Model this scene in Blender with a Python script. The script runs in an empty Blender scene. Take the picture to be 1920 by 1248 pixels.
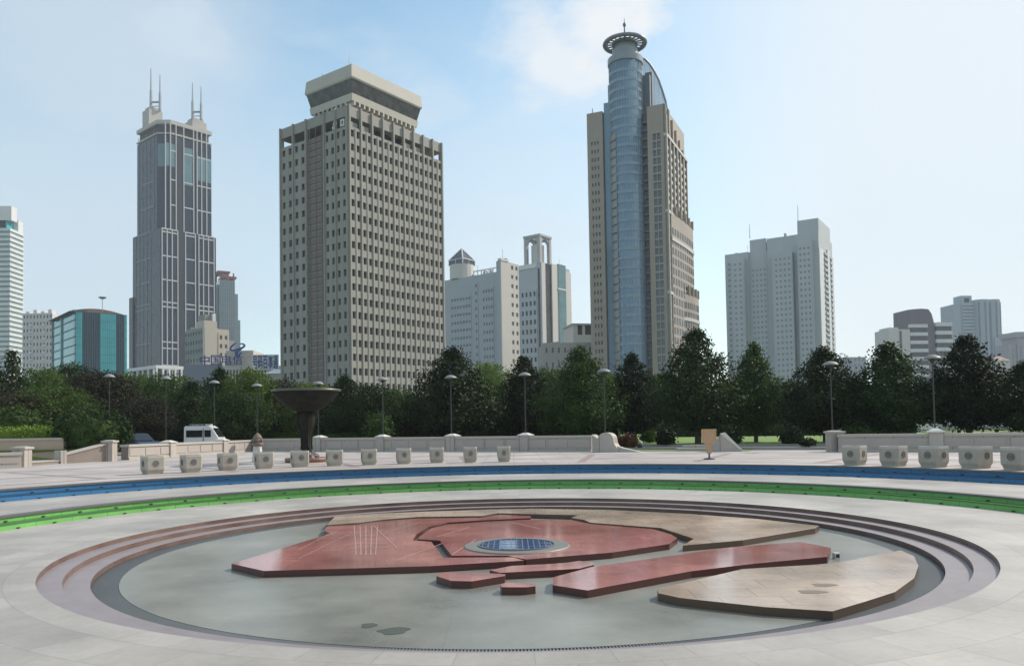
import bpy, math, random
from mathutils import Vector, Matrix
R = math.radians
scene = bpy.context.scene
COL = scene.collection
# ------------------------------------------------------------------ camera
F, PX, PY, H = 1489.0, 960.0, 748.0, 1.95
PITCH, ROLL = math.atan(52.0 / 1489), 0.0166
CAM = Vector((0, 0, H))
_r0, _u0 = Vector((1, 0, 0)), Vector((0, -math.sin(PITCH), math.cos(PITCH)))
FW = Vector((0, math.cos(PITCH), math.sin(PITCH)))
RT = _r0 * math.cos(ROLL) - _u0 * math.sin(ROLL)
UP = _r0 * math.sin(ROLL) + _u0 * math.cos(ROLL)
cd = bpy.data.cameras.new('camera'); cam = bpy.data.objects.new('camera', cd); COL.objects.link(cam)
m = Matrix((RT, UP, -FW)).transposed().to_4x4(); m.translation = CAM; cam.matrix_world = m
cd.sensor_fit = 'HORIZONTAL'; cd.sensor_width = 36.0; cd.lens = 36.0 * F / 1920
cd.shift_y = (PY - 624) / 1920; cd.clip_start = 0.1; cd.clip_end = 6000
scene.camera = cam

def ray(x, y):
    return RT * ((x - PX) / F) + UP * ((PY - y) / F) + FW
def at(x, y, Y):                      # the point at distance Y seen at (x, y) when surveying the photograph
    d = ray(x, y); return CAM + d * (Y / d.y)
def G(x, y, z):                       # the point of the level z seen there
    d = ray(x, y); return CAM + d * ((z - H) / d.z)
def zz(x, y, Y): return at(x, y, Y).z

# ------------------------------------------------------------------ materials
MATS = {}
def mat(name, col, rough=0.7, col2=None, scale=1.0, amt=0.5, metal=0.0, spec=0.5, bump=0.0, bscale=None, stretch=None, detail=4.0, trans=0.0, vary=False):
    if name in MATS: return MATS[name]
    M = bpy.data.materials.new(name); M.use_nodes = True
    nt = M.node_tree; N = nt.nodes; L = nt.links
    b = N['Principled BSDF']; b.inputs['Roughness'].default_value = rough
    b.inputs['Metallic'].default_value = metal; b.inputs['Specular IOR Level'].default_value = spec
    col2 = col2 or tuple(c * 0.72 for c in col)
    tc = N.new('ShaderNodeTexCoord'); mp = N.new('ShaderNodeMapping')
    L.new(tc.outputs['Object'], mp.inputs[0])
    if stretch: mp.inputs['Scale'].default_value = stretch
    if vary:                                            # each pane its own tone
        oi = N.new('ShaderNodeObjectInfo'); ml = N.new('ShaderNodeMath'); ml.operation = 'MULTIPLY'; ml.inputs[1].default_value = 80
        L.new(oi.outputs['Random'], ml.inputs[0]); L.new(ml.outputs[0], mp.inputs['Location'])
    nz = N.new('ShaderNodeTexNoise'); nz.inputs['Scale'].default_value = scale; nz.inputs['Detail'].default_value = detail
    nz.inputs['Roughness'].default_value = 0.6
    L.new(mp.outputs[0], nz.inputs['Vector'])
    mr = N.new('ShaderNodeMapRange'); mr.inputs[1].default_value = 0.5 - 0.25; mr.inputs[2].default_value = 0.75
    mr.inputs[3].default_value = 0.5 - amt / 2; mr.inputs[4].default_value = 0.5 + amt / 2
    L.new(nz.outputs[0], mr.inputs[0])
    mx = N.new('ShaderNodeMix'); mx.data_type = 'RGBA'
    mx.inputs[6].default_value = (*col2, 1); mx.inputs[7].default_value = (*col, 1)
    L.new(mr.outputs[0], mx.inputs[0]); L.new(mx.outputs[2], b.inputs['Base Color'])
    if bump:
        n2 = N.new('ShaderNodeTexNoise'); n2.inputs['Scale'].default_value = bscale or scale * 8; n2.inputs['Detail'].default_value = 3
        L.new(mp.outputs[0], n2.inputs['Vector'])
        bp = N.new('ShaderNodeBump'); bp.inputs['Strength'].default_value = bump; bp.inputs['Distance'].default_value = 0.02
        L.new(n2.outputs[0], bp.inputs['Height']); L.new(bp.outputs[0], b.inputs['Normal'])
    MATS[name] = M; M['out'] = 1
    return M

def paving(name, col, col2, joint, bw, bh, rough=0.55, off=0.5, blotch=0.25, polar=None, msize=0.012, jamt=1.0):
    """stone slabs: joints, a slightly different tone per slab, worn blotches"""
    M = bpy.data.materials.new(name); M.use_nodes = True
    nt = M.node_tree; N = nt.nodes; L = nt.links; b = N['Principled BSDF']
    tc = N.new('ShaderNodeTexCoord'); src = tc.outputs['Object']
    if polar:                                           # slabs laid in rings round the pool: (radius, angle * radius)
        sx = N.new('ShaderNodeSeparateXYZ'); L.new(src, sx.inputs[0])
        a = N.new('ShaderNodeMath'); a.operation = 'ARCTAN2'; L.new(sx.outputs[1], a.inputs[0]); L.new(sx.outputs[0], a.inputs[1])
        am = N.new('ShaderNodeMath'); am.operation = 'MULTIPLY'; am.inputs[1].default_value = polar; L.new(a.outputs[0], am.inputs[0])
        ln = N.new('ShaderNodeVectorMath'); ln.operation = 'LENGTH'
        cx0 = N.new('ShaderNodeCombineXYZ'); L.new(sx.outputs[0], cx0.inputs[0]); L.new(sx.outputs[1], cx0.inputs[1])
        L.new(cx0.outputs[0], ln.inputs[0])
        cx = N.new('ShaderNodeCombineXYZ'); L.new(am.outputs[0], cx.inputs[0]); L.new(ln.outputs['Value'], cx.inputs[1])
        vec = cx.outputs[0]
    else: vec = src
    br = N.new('ShaderNodeTexBrick'); br.offset = off; br.inputs['Scale'].default_value = 1
    br.inputs['Brick Width'].default_value = bw; br.inputs['Row Height'].default_value = bh
    br.inputs['Mortar Size'].default_value = msize; br.inputs['Mortar Smooth'].default_value = 0.3
    br.inputs['Color1'].default_value = (*col, 1); br.inputs['Color2'].default_value = (*col2, 1)
    jj = tuple(c * (1 - jamt) + j * jamt for c, j in zip(col, joint))
    br.inputs['Mortar'].default_value = (*jj, 1)
    L.new(vec, br.inputs['Vector'])
    nz = N.new('ShaderNodeTexNoise'); nz.inputs['Scale'].default_value = 0.35; nz.inputs['Detail'].default_value = 6; nz.inputs['Roughness'].default_value = 0.65
    L.new(src, nz.inputs['Vector'])
    mr = N.new('ShaderNodeMapRange'); mr.inputs[1].default_value = 0.3; mr.inputs[2].default_value = 0.7
    mr.inputs[3].default_value = 1 - blotch; mr.inputs[4].default_value = 1 + blotch * 0.5
    L.new(nz.outputs[0], mr.inputs[0])
    n3 = N.new('ShaderNodeTexNoise'); n3.inputs['Scale'].default_value = 14; n3.inputs['Detail'].default_value = 3; L.new(src, n3.inputs['Vector'])
    m3 = N.new('ShaderNodeMapRange'); m3.inputs[3].default_value = 0.88; m3.inputs[4].default_value = 1.12; L.new(n3.outputs[0], m3.inputs[0])
    mm = N.new('ShaderNodeMath'); mm.operation = 'MULTIPLY'; L.new(mr.outputs[0], mm.inputs[0]); L.new(m3.outputs[0], mm.inputs[1])
    mx = N.new('ShaderNodeVectorMath'); mx.operation = 'SCALE'; L.new(br.outputs['Color'], mx.inputs[0]); L.new(mm.outputs[0], mx.inputs['Scale'])
    L.new(mx.outputs[0], b.inputs['Base Color'])
    rr = N.new('ShaderNodeMapRange'); rr.inputs[3].default_value = rough - min(0.1, rough * .45); rr.inputs[4].default_value = rough + min(0.1, rough * .6)
    L.new(nz.outputs[0], rr.inputs[0]); L.new(rr.outputs[0], b.inputs['Roughness'])
    MATS[name] = M; return M

def glass(name, col, rough=0.08, col2=None, scale=0.15, spec=0.5):
    """mirror-like curtain wall glass, panes slightly uneven"""
    return mat(name, col, rough, col2 or tuple(c * 0.6 for c in col), scale, 1.2, 0.0, spec, bump=0.25, bscale=0.35, vary=True)

def leafmat(name, c1, c2, tr=0.3):
    M = bpy.data.materials.new(name); M.use_nodes = True
    nt = M.node_tree; N = nt.nodes; L = nt.links
    b = N['Principled BSDF']; b.inputs['Roughness'].default_value = 0.55; b.inputs['Specular IOR Level'].default_value = 0.1
    tc = N.new('ShaderNodeTexCoord'); nz = N.new('ShaderNodeTexNoise'); nz.inputs['Scale'].default_value = 0.9; nz.inputs['Detail'].default_value = 5
    L.new(tc.outputs['Object'], nz.inputs['Vector'])
    oi = N.new('ShaderNodeObjectInfo')
    ad = N.new('ShaderNodeMath'); ad.operation = 'MULTIPLY_ADD'; ad.inputs[1].default_value = 0.35; ad.inputs[2].default_value = -0.17
    L.new(oi.outputs['Random'], ad.inputs[0])
    sm = N.new('ShaderNodeMath'); sm.operation = 'ADD'; L.new(ad.outputs[0], sm.inputs[0]); L.new(nz.outputs[0], sm.inputs[1])
    mr = N.new('ShaderNodeMapRange'); mr.inputs[1].default_value = 0.3; mr.inputs[2].default_value = 0.7; L.new(sm.outputs[0], mr.inputs[0])
    mx = N.new('ShaderNodeMix'); mx.data_type = 'RGBA'; mx.inputs[6].default_value = (*c1, 1); mx.inputs[7].default_value = (*c2, 1)
    L.new(mr.outputs[0], mx.inputs[0]); L.new(mx.outputs[2], b.inputs['Base Color'])
    t = N.new('ShaderNodeBsdfTranslucent'); L.new(mx.outputs[2], t.inputs[0])
    ms = N.new('ShaderNodeMixShader'); ms.inputs[0].default_value = tr
    L.new(b.outputs[0], ms.inputs[1]); L.new(t.outputs[0], ms.inputs[2]); L.new(ms.outputs[0], N['Material Output'].inputs[0])
    MATS[name] = M; return M

# ------------------------------------------------------------------ mesh helpers
class MB:
    def __init__(s): s.v = []; s.f = []; s.m = []; s.mi = 0
    def add(s, pts, faces):
        o = len(s.v); s.v += [tuple(p) for p in pts]
        for f in faces: s.f.append(tuple(o + i for i in f)); s.m.append(s.mi)
        return s
    def hexa(s, p):
        return s.add(p, [(0, 3, 2, 1), (4, 5, 6, 7), (0, 1, 5, 4), (1, 2, 6, 5), (2, 3, 7, 6), (3, 0, 4, 7)])
    def box(s, x0, x1, y0, y1, z0, z1):
        return s.hexa([(x0, y0, z0), (x1, y0, z0), (x1, y1, z0), (x0, y1, z0), (x0, y0, z1), (x1, y0, z1), (x1, y1, z1), (x0, y1, z1)])
    def fbox(s, fc, u0, u1, z0, z1, d0, d1):          # a box on a facade: along it, up it, out of it
        ox, oy, dx, dy, nx, ny = fc
        P = lambda u, d, z: (ox + dx * u + nx * d, oy + dy * u + ny * d, z)
        return s.hexa([P(u0, d1, z0), P(u1, d1, z0), P(u1, d0, z0), P(u0, d0, z0), P(u0, d1, z1), P(u1, d1, z1), P(u1, d0, z1), P(u0, d0, z1)])
    def prism(s, poly, z0, z1):
        n = len(poly); a = sum(poly[i][0] * poly[(i + 1) % n][1] - poly[(i + 1) % n][0] * poly[i][1] for i in range(n))
        if a < 0: poly = poly[::-1]
        return s.add([(p[0], p[1], z0) for p in poly] + [(p[0], p[1], z1) for p in poly],
                     [tuple(range(n))[::-1], tuple(range(n, 2 * n))] + [(i, (i + 1) % n, n + (i + 1) % n, n + i) for i in range(n)])
    def taper(s, p0, z0, p1, z1):                     # between two polygons with the same count
        n = len(p0)
        return s.add([(p[0], p[1], z0) for p in p0] + [(p[0], p[1], z1) for p in p1],
                     [tuple(range(n))[::-1], tuple(range(n, 2 * n))] + [(i, (i + 1) % n, n + (i + 1) % n, n + i) for i in range(n)])
    def lathe(s, prof, n=24, c=(0, 0, 0), a0=0, a1=2 * math.pi, mats=None):
        full = abs(a1 - a0 - 2 * math.pi) < 1e-6; k = n if full else n + 1
        o = len(s.v)
        for (r, z) in prof:
            for i in range(k):
                a = a0 + (a1 - a0) * i / n
                s.v.append((c[0] + r * math.cos(a), c[1] + r * math.sin(a), c[2] + z))
        for j in range(len(prof) - 1):
            for i in range(n):
                i2 = (i + 1) % k
                s.f.append((o + j * k + i, o + j * k + i2, o + (j + 1) * k + i2, o + (j + 1) * k + i)); s.m.append(mats[j] if mats else s.mi)
        return s
    def tube(s, pts, rad, n=8, cap=True):
        pts = [Vector(p) for p in pts]; rs = rad if isinstance(rad, (list, tuple)) else [rad] * len(pts)
        o = len(s.v)
        for i, p in enumerate(pts):
            t = (pts[min(i + 1, len(pts) - 1)] - pts[max(i - 1, 0)]).normalized()
            a = t.orthogonal().normalized() if abs(t.z) > 0.9 else t.cross(Vector((0, 0, 1))).normalized()
            if abs(t.z) > 0.9: a = (Vector((1, 0, 0)) - t * t.x).normalized()
            b = t.cross(a)
            for k in range(n):
                w = 2 * math.pi * k / n; s.v.append(tuple(p + (a * math.cos(w) + b * math.sin(w)) * rs[i]))
        for i in range(len(pts) - 1):
            for k in range(n):
                s.f.append((o + i * n + k, o + i * n + (k + 1) % n, o + (i + 1) * n + (k + 1) % n, o + (i + 1) * n + k)); s.m.append(s.mi)
        if cap:
            s.f.append(tuple(o + k for k in range(n))[::-1]); s.m.append(s.mi)
            s.f.append(tuple(o + (len(pts) - 1) * n + k for k in range(n))); s.m.append(s.mi)
        return s
    def ball(s, c, r, n=12, sz=1.0):
        return s.lathe([(max(1e-4, r * math.sin(math.pi * i / (n // 2))), -r * sz * math.cos(math.pi * i / (n // 2))) for i in range(n // 2 + 1)], n, c)
    def build(s, name, mats, parent=None, smooth=False, loc=None, rz=0.0, recalc=False):
        me = bpy.data.meshes.new(name); me.from_pydata(s.v, [], s.f)
        for mm in (mats if isinstance(mats, (list, tuple)) else [mats]): me.materials.append(mm)
        if any(s.m): me.polygons.foreach_set('material_index', s.m)
        if smooth is True: me.polygons.foreach_set('use_smooth', [True] * len(s.f))
        if recalc:
            import bmesh
            bm = bmesh.new(); bm.from_mesh(me); bmesh.ops.recalc_face_normals(bm, faces=bm.faces); bm.to_mesh(me); bm.free()
        me.update()
        o = bpy.data.objects.new(name, me); COL.objects.link(o)
        if parent: o.parent = parent
        if loc is not None: o.location = loc
        o.rotation_euler.z = rz
        if smooth == 'auto': me.shade_smooth() if False else None
        return o

def empty(name, loc, rz=0.0):
    o = bpy.data.objects.new(name, None); COL.objects.link(o); o.location = loc; o.rotation_euler.z = rz; o.empty_display_size = 0.3; return o
def tag(o, label, cat, group=None):
    o['label'] = label; o['category'] = cat
    if group: o['group'] = group
    return o
def kind(o, k): o['kind'] = k; return o
def copy_tree(o, parent=None):
    c = o.copy(); COL.objects.link(c); c.parent = parent
    for ch in list(o.children): copy_tree(ch, c)
    return c

# ------------------------------------------------------------------ buildings: a frame at the near corner, x along the right face, y along the left face
class Bld:
    def __init__(s, name, label, cat, px, py, Y, theta, group=None):
        P = at(px, py, Y); s.th = R(theta); s.O = Vector((P.x, P.y, 0)); s.Y = Y; s.py = py
        s.e = empty(name, (P.x, P.y, 0), s.th); tag(s.e, label, cat, group)
        s.du = Vector((math.cos(s.th), math.sin(s.th))); s.dv = Vector((-math.sin(s.th), math.cos(s.th)))
    def _t(s, px, d, py=None, off=(0, 0)):
        r = ray(px, py or s.py); o = s.O.to_2d() + s.du * off[0] + s.dv * off[1]
        return (o.y * r.x - o.x * r.y) / (d.x * r.y - d.y * r.x)      # o + t d lies on the ray
    def u(s, px, py=None, off=(0, 0)): return s._t(px, s.du, py, off)
    def v(s, px, py=None, off=(0, 0)): return s._t(px, s.dv, py, off)
    def z(s, px, py, u=0, v=0): return zz(px, py, (s.O.to_2d() + s.du * u + s.dv * v).y)
    def loc(s, P): d = Vector((P.x, P.y)) - s.O.to_2d(); return (d.dot(s.du), d.dot(s.dv), P.z)
    def right(s, v=0.0): return (0, v, 1, 0, 0, -1)          # the face y = v looking along -y
    def left(s, u=0.0): return (u, 0, 0, 1, -1, 0)           # the face x = u looking along -x
    def part(s, name, mb, m, smooth=False, parent=None): return mb.build(name, m, parent or s.e, smooth)

def facade(wall, fc, u0, u1, z0, z1, cols, rows, fw, fh, d, win, sill=0.5):
    """piers and spandrels proud of the core by d; collects the window openings between them"""
    cw = (u1 - u0) / cols; rh = (z1 - z0) / rows; pw = cw * (1 - fw); sh = rh * (1 - fh)
    for i in range(cols + 1):
        a = u0 + i * cw - pw / 2; b = a + pw
        wall.fbox(fc, max(a, u0), min(b, u1), z0, z1, 0.0, d)
    for j in range(rows + 1):
        a = z0 + j * rh - sh * sill; b = a + sh
        for i in range(cols):
            wall.fbox(fc, u0 + i * cw + pw / 2, u0 + (i + 1) * cw - pw / 2, max(a, z0), min(b, z1), 0.0, d - 0.03)
    for j in range(rows):
        for i in range(cols):
            win.append((fc, u0 + i * cw + pw / 2, u0 + (i + 1) * cw - pw / 2, z0 + j * rh + sh * (1 - sill), z0 + (j + 1) * rh - sh * sill))

def add_windows(B, win, m, d=0.06, n=100, name='window', parent=None, key=None):
    """the windows that show largest one by one, the rest as one part"""
    if key: win = sorted(win, key=key)
    cache = {}
    for (fc, u0, u1, z0, z1) in win[:n]:
        k = (round(u1 - u0, 2), round(z1 - z0, 2), fc[2:])
        ox, oy, dx, dy, nx, ny = fc
        if k not in cache:
            mb = MB(); mb.fbox((0, 0, dx, dy, nx, ny), 0, k[0], 0, k[1], 0.0, d)
            o = mb.build(name, m, parent or B.e); cache[k] = o
        else:
            o = cache[k].copy(); COL.objects.link(o); o.parent = parent or B.e
        o.location = (ox + dx * u0, oy + dy * u0, z0)
    if len(win) > n:
        mb = MB()
        for (fc, u0, u1, z0, z1) in win[n:]: mb.fbox(fc, u0, u1, z0, z1, 0.0, d)
        kind(mb.build(name, m, parent or B.e), 'stuff')
# ------------------------------------------------------------------ the setting
CX, CY = 0.04, 14.38
ZP = 0.56
terr = paving('terrace_stone', (0.44, 0.402, 0.36), (0.365, 0.333, 0.30), (0.16, 0.15, 0.14), 0.8, 0.6, 0.5, polar=9.0, msize=0.007, jamt=0.5, blotch=0.34)
plz = paving('plaza_stone', (0.47, 0.42, 0.385), (0.44, 0.385, 0.355), (0.22, 0.17, 0.16), 1.2, 1.2, 0.55, off=0.0, msize=0.015, blotch=0.3, jamt=0.7)
pinkband = mat('pink_granite_band', (0.34, 0.24, 0.22), 0.55, (0.28, 0.2, 0.18), 3.0, 0.7)
treadm = mat('lilac_granite', (0.29, 0.25, 0.258), 0.42, (0.22, 0.185, 0.19), 2.2, 0.8, bump=0.1, bscale=60)
riserm = mat('red_brown_granite', (0.10, 0.05, 0.045), 0.35, (0.20, 0.14, 0.105), 1.3, 1.0, detail=6)
floorm = paving('pool_concrete', (0.268, 0.264, 0.228), (0.25, 0.248, 0.214), (0.2, 0.21, 0.2), 2.6, 1.6, 0.3, off=0.3, msize=0.006, blotch=0.45, jamt=0.95)
gutterm = mat('gutter_dark', (0.035, 0.04, 0.042), 0.5)
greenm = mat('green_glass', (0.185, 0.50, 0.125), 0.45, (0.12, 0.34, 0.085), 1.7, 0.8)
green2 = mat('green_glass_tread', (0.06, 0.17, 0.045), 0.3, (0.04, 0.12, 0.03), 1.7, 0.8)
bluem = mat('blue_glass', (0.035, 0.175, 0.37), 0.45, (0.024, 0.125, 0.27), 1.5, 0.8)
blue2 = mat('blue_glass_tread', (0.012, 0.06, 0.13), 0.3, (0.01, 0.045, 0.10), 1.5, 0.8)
jointd = mat('dark_joint', (0.02, 0.022, 0.02), 0.6)
copem = mat('dark_coping', (0.14, 0.13, 0.12), 0.5, (0.09, 0.085, 0.08), 2.0)

def ring(name, prof, mats, midx, n=256, smooth=False):
    mb = MB(); mb.lathe(prof, n, (0, 0, 0), mats=midx)
    o = mb.build(name, mats, None, smooth, (CX, CY, 0)); return kind(o, 'structure')

def disc(name, r, z, m, n=160):
    mb = MB(); mb.add([(r * math.cos(2 * math.pi * i / n), r * math.sin(2 * math.pi * i / n), 0) for i in range(n)], [tuple(range(n))])
    return kind(mb.build(name, m, None, False, (CX, CY, z)), 'structure')

disc('pool_floor', 6.42, -0.25, floorm)
ring('pool_gutter', [(6.42, -0.25), (6.42, -0.32), (6.78, -0.32), (6.78, -0.25)], [gutterm], [0, 0, 0])
gb = MB()
NB = 1150
for i in range(NB):                                     # the grating: a bar every 36 mm
    a = 2 * math.pi * i / NB; c, s = math.cos(a), math.sin(a); w = 0.0095
    p = lambda r, t, z: (r * c - t * s, r * s + t * c, z)
    gb.hexa([p(6.425, -w, -0.29), p(6.775, -w, -0.29), p(6.775, w, -0.29), p(6.425, w, -0.29), p(6.425, -w, -0.252), p(6.775, -w, -0.252), p(6.775, w, -0.252), p(6.425, w, -0.252)])
grate = gb.build('gutter_grate', mat('grate_steel', (0.17, 0.18, 0.185), 0.45, (0.11, 0.12, 0.12), 1.0), None, False, (CX, CY, 0))
tag(grate, 'dark slotted steel grating ring round the edge of the pool floor', 'grating')
ring('pool_steps', [(6.78, -0.25), (6.78, -0.17), (7.12, -0.17), (7.12, -0.085), (7.43, -0.085), (7.43, -0.004)], [riserm, treadm], [0, 1, 0, 1, 0])
ring('terrace', [(7.43, 0.0), (10.67, 0.0)], [terr], [0])

def colour_steps(name, r0, z0, rise, tread, mats, seg):
    """two glazed steps, panel joints and small lights along the risers, a dark stone lip on top"""
    mb = MB(); n = seg * 2
    def sweep(prof, mi, gap):
        for i in range(seg):
            a0 = 2 * math.pi * i / seg; j = 0.004 / r0
            for (b0, b1, g) in ((a0 + j, a0 + 2 * math.pi / seg - j, mi), (a0 - j, a0 + j, gap)):
                mb.mi = g; k = 3 if g == mi else 1; o = len(mb.v)
                for (r, z) in prof:
                    for q in range(k + 1):
                        a = b0 + (b1 - b0) * q / k; mb.v.append((r * math.cos(a), r * math.sin(a), z))
                for jx in range(len(prof) - 1):
                    for q in range(k):
                        mb.f.append((o + jx * (k + 1) + q, o + jx * (k + 1) + q + 1, o + (jx + 1) * (k + 1) + q + 1, o + (jx + 1) * (k + 1) + q)); mb.m.append(g)
    sweep([(r0, z0), (r0, z0 + rise - 0.028)], 0, 2); sweep([(r0, z0 + rise - 0.028), (r0 - .012, z0 + rise - 0.028), (r0 - .012, z0 + rise), (r0, z0 + rise)], 1, 1)
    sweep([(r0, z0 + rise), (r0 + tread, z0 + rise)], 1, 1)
    r1 = r0 + tread
    sweep([(r1, z0 + rise), (r1, z0 + 2 * rise - 0.045)], 0, 2)
    mb.lathe([(r1, z0 + 2 * rise - 0.045), (r1 - 0.03, z0 + 2 * rise - 0.045), (r1 - 0.03, z0 + 2 * rise), (r1 + 0.22, z0 + 2 * rise)], 256, mats=[3, 3, 3])
    for i in range(seg):                                # dark step lights at the foot of each riser
        a = 2 * math.pi * (i + 0.5) / seg; c, s = math.cos(a), math.sin(a)
        for (r, z) in ((r0, z0 + 0.005), (r1, z0 + rise + 0.005)):
            p = lambda dr, t, dz: ((r - dr) * c - t * s, (r - dr) * s + t * c, z + dz)
            mb.mi = 2; mb.hexa([p(0.025, -.035, 0), p(0, -.035, 0), p(0, .035, 0), p(0.025, .035, 0), p(0.025, -.035, .025), p(0, -.035, .025), p(0, .035, .025), p(0.025, .035, .025)])
    return kind(mb.build(name, mats, None, False, (CX, CY, 0)), 'structure')
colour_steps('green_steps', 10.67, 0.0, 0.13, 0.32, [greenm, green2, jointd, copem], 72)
ring('terrace', [(11.21, 0.26), (14.3, 0.26)], [terr], [0])
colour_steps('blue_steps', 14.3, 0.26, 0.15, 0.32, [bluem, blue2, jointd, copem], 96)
# plaza: from the blue steps outwards, in one sheet with the round hole
def plaza_sheet():
    n = 256; mb = MB(); inner = [((14.84) * math.cos(2 * math.pi * i / n), 14.84 * math.sin(2 * math.pi * i / n)) for i in range(n)]
    outer = []
    for i in range(n):
        a = 2 * math.pi * i / n; c, s = math.cos(a), math.sin(a)
        k = 46 / max(abs(c), abs(s)); outer.append((k * c, k * s))
    mb.add([(x, y, 0) for x, y in inner + outer], [(i, (i + 1) % n, n + (i + 1) % n, n + i) for i in range(n)])
    return kind(mb.build('plaza', plz, None, False, (CX, CY, ZP)), 'structure')
plaza_sheet()
bandm = MB()                                            # two rings of pinkish granite laid in the plaza
for r in (16.05, 19.6, 24.5): bandm.lathe([(r, 0), (r + 0.3, 0)], 256)
for i in range(24):
    a = 2 * math.pi * (i + 0.4) / 24; c, s = math.cos(a), math.sin(a); w = 0.15
    p = lambda r, t: (r * c - t * s, r * s + t * c, 0)
    for (ra, rb) in ((16.36, 19.59), (19.91, 24.49)): bandm.add([p(ra, -w), p(rb, -w), p(rb, w), p(ra, w)], [(0, 1, 2, 3)])
kind(bandm.build('paving_bands', pinkband, None, False, (CX, CY, ZP + 0.004)), 'structure')
gm = MB(); q_ = 45.5
gm.add([(-4000, -800, 0), (4000, -800, 0), (4000, 5000, 0), (-4000, 5000, 0), (CX - q_, CY - q_, 0), (CX + q_, CY - q_, 0), (CX + q_, CY + q_, 0), (CX - q_, CY + q_, 0)], [(0, 1, 5, 4), (1, 2, 6, 5), (2, 3, 7, 6), (3, 0, 4, 7)])
kind(gm.build('ground', mat('ground_soil', (0.10, 0.11, 0.07), 0.9, (0.07, 0.09, 0.045), 0.05, 0.8), None, False, (0, 0, 0.5)), 'structure')
grassm = mat('lawn_grass', (0.17, 0.255, 0.04), 0.85, (0.11, 0.18, 0.03), 0.5, 0.9, bump=0.6, bscale=14)
# wall line over the far side of the plaza
A0, A1 = G(478, 846, ZP), G(1112, 846, ZP)               # middle run
B0, B1 = G(1572, 846.5, ZP), G(1960, 846, ZP)            # right run
wdir = (A1 - A0).to_2d().normalized(); wn = Vector((-wdir.y, wdir.x))
if wn.y < 0: wn = -wn
def sheet(name, pts, z, m):
    mb = MB(); mb.add([(p[0], p[1], 0) for p in pts], [tuple(range(len(pts)))]); return kind(mb.build(name, m, None, False, (0, 0, z)), 'structure')
def quadstrip(name, a, b, d0, d1, z, m):
    return sheet(name, [a + wn * d0, b + wn * d0, b + wn * d1, a + wn * d1], z, m)
roadm = mat('asphalt', (0.075, 0.076, 0.085), 0.85, (0.055, 0.056, 0.06), 1.5, 0.8)
a2, b2 = A0.to_2d() - wdir * 12, A1.to_2d() + wdir * 60
quadstrip('road', a2, b2, 2.2, 8.5, ZP + 0.012, roadm)
quadstrip('lawn', a2 - wdir * 60, b2 + wdir * 40, 8.6, 70, ZP + 0.02, grassm)
quadstrip('verge', a2, b2 - wdir * 52, 0.35, 2.2, ZP + 0.016, grassm)
kb = MB()
for d in (2.15, 8.5):
    p = [a2 + wn * d, b2 + wn * d, b2 + wn * (d + .14), a2 + wn * (d + .14)]; kb.prism([(q.x, q.y) for q in p], ZP, ZP + 0.13)
kind(kb.build('kerb', mat('kerb_stone', (0.3, 0.29, 0.27), 0.7), None), 'structure')
# dark water stains left on the pool floor
def blob(name, px, py, rx, ry, z, m, seed):
    c = G(px, py, z); rn = random.Random(seed); mb = MB(); n = 28; ph = rn.random() * 6
    mb.add([(rx * (1 + .16 * math.sin(3 * t + ph) + .1 * math.sin(5 * t + 2 * ph)) * math.cos(t), ry * (1 + .12 * math.sin(2 * t + ph)) * math.sin(t), 0) for t in [2 * math.pi * i / n for i in range(n)]], [tuple(range(n))])
    return kind(mb.build(name, m, None, False, (c.x, c.y, z + 0.003)), 'structure')
wet = mat('wet_concrete', (0.085, 0.1, 0.09), 0.22, (0.07, 0.085, 0.075), 3.0)
blob('water', 691, 1172, 0.085, 0.115, -0.25, wet, 1); blob('water', 739, 1182, 0.165, 0.15, -0.25, wet, 2)

# ------------------------------------------------------------------ the map of granite slabs in the pool
ST = -0.15
def granite(name, c1, c2, seam, rough):
    return paving(name, c1, c2, seam, 0.75, 0.5, rough, off=0.35, msize=0.008, blotch=0.55, jamt=0.65)
redg = granite('red_granite', (0.47, 0.20, 0.178), (0.40, 0.162, 0.144), (0.46, 0.24, 0.21), 0.09)
tang = granite('tan_granite', (0.53, 0.405, 0.31), (0.47, 0.355, 0.27), (0.22, 0.15, 0.10), 0.16)
redside = mat('red_granite_edge_shade', (0.10, 0.035, 0.03), 0.35)  # slab sides darkened in colour for the shadow on their edges
tanside = mat('tan_granite_edge_shade', (0.12, 0.075, 0.05), 0.45)  # edge shadow put into the colour of the tan sides too
def slab(px, name, label, cat, m, ms, top, group='granite map slabs in the pool'):
    P = [G(x, y, top) for x, y in px]; cx = sum(p.x for p in P) / len(P); cy = sum(p.y for p in P) / len(P)
    poly = [(p.x - cx, p.y - cy) for p in P]; n = len(poly)
    mb = MB(); mb.prism(poly, -0.249 - top, 0)
    for i, f in enumerate(mb.f): mb.m[i] = 0 if i == 1 else 1
    o = mb.build(name, [m, ms], None, False, (cx, cy, top)); tag(o, label, cat, group); return o, cx, cy
slabA, ax, ay = slab([(434, 1056), (495, 1069.5), (807, 1060.5), (983, 1050), (962, 1044), (831, 1044.5), (809, 1015), (774, 1012), (781, 1001), (804, 987), (839, 979), (907, 974.5), (995, 970.5), (995, 967), (937, 964), (905, 969.5), (782, 971.5), (717, 976), (670, 982.5), (614, 986), (607, 994), (619, 999), (604, 1004), (523, 1029)],
    'granite_slab', 'large polished red granite slab with a pointed tip and thin inlaid street lines', 'stone slab', redg, redside, ST)
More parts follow.
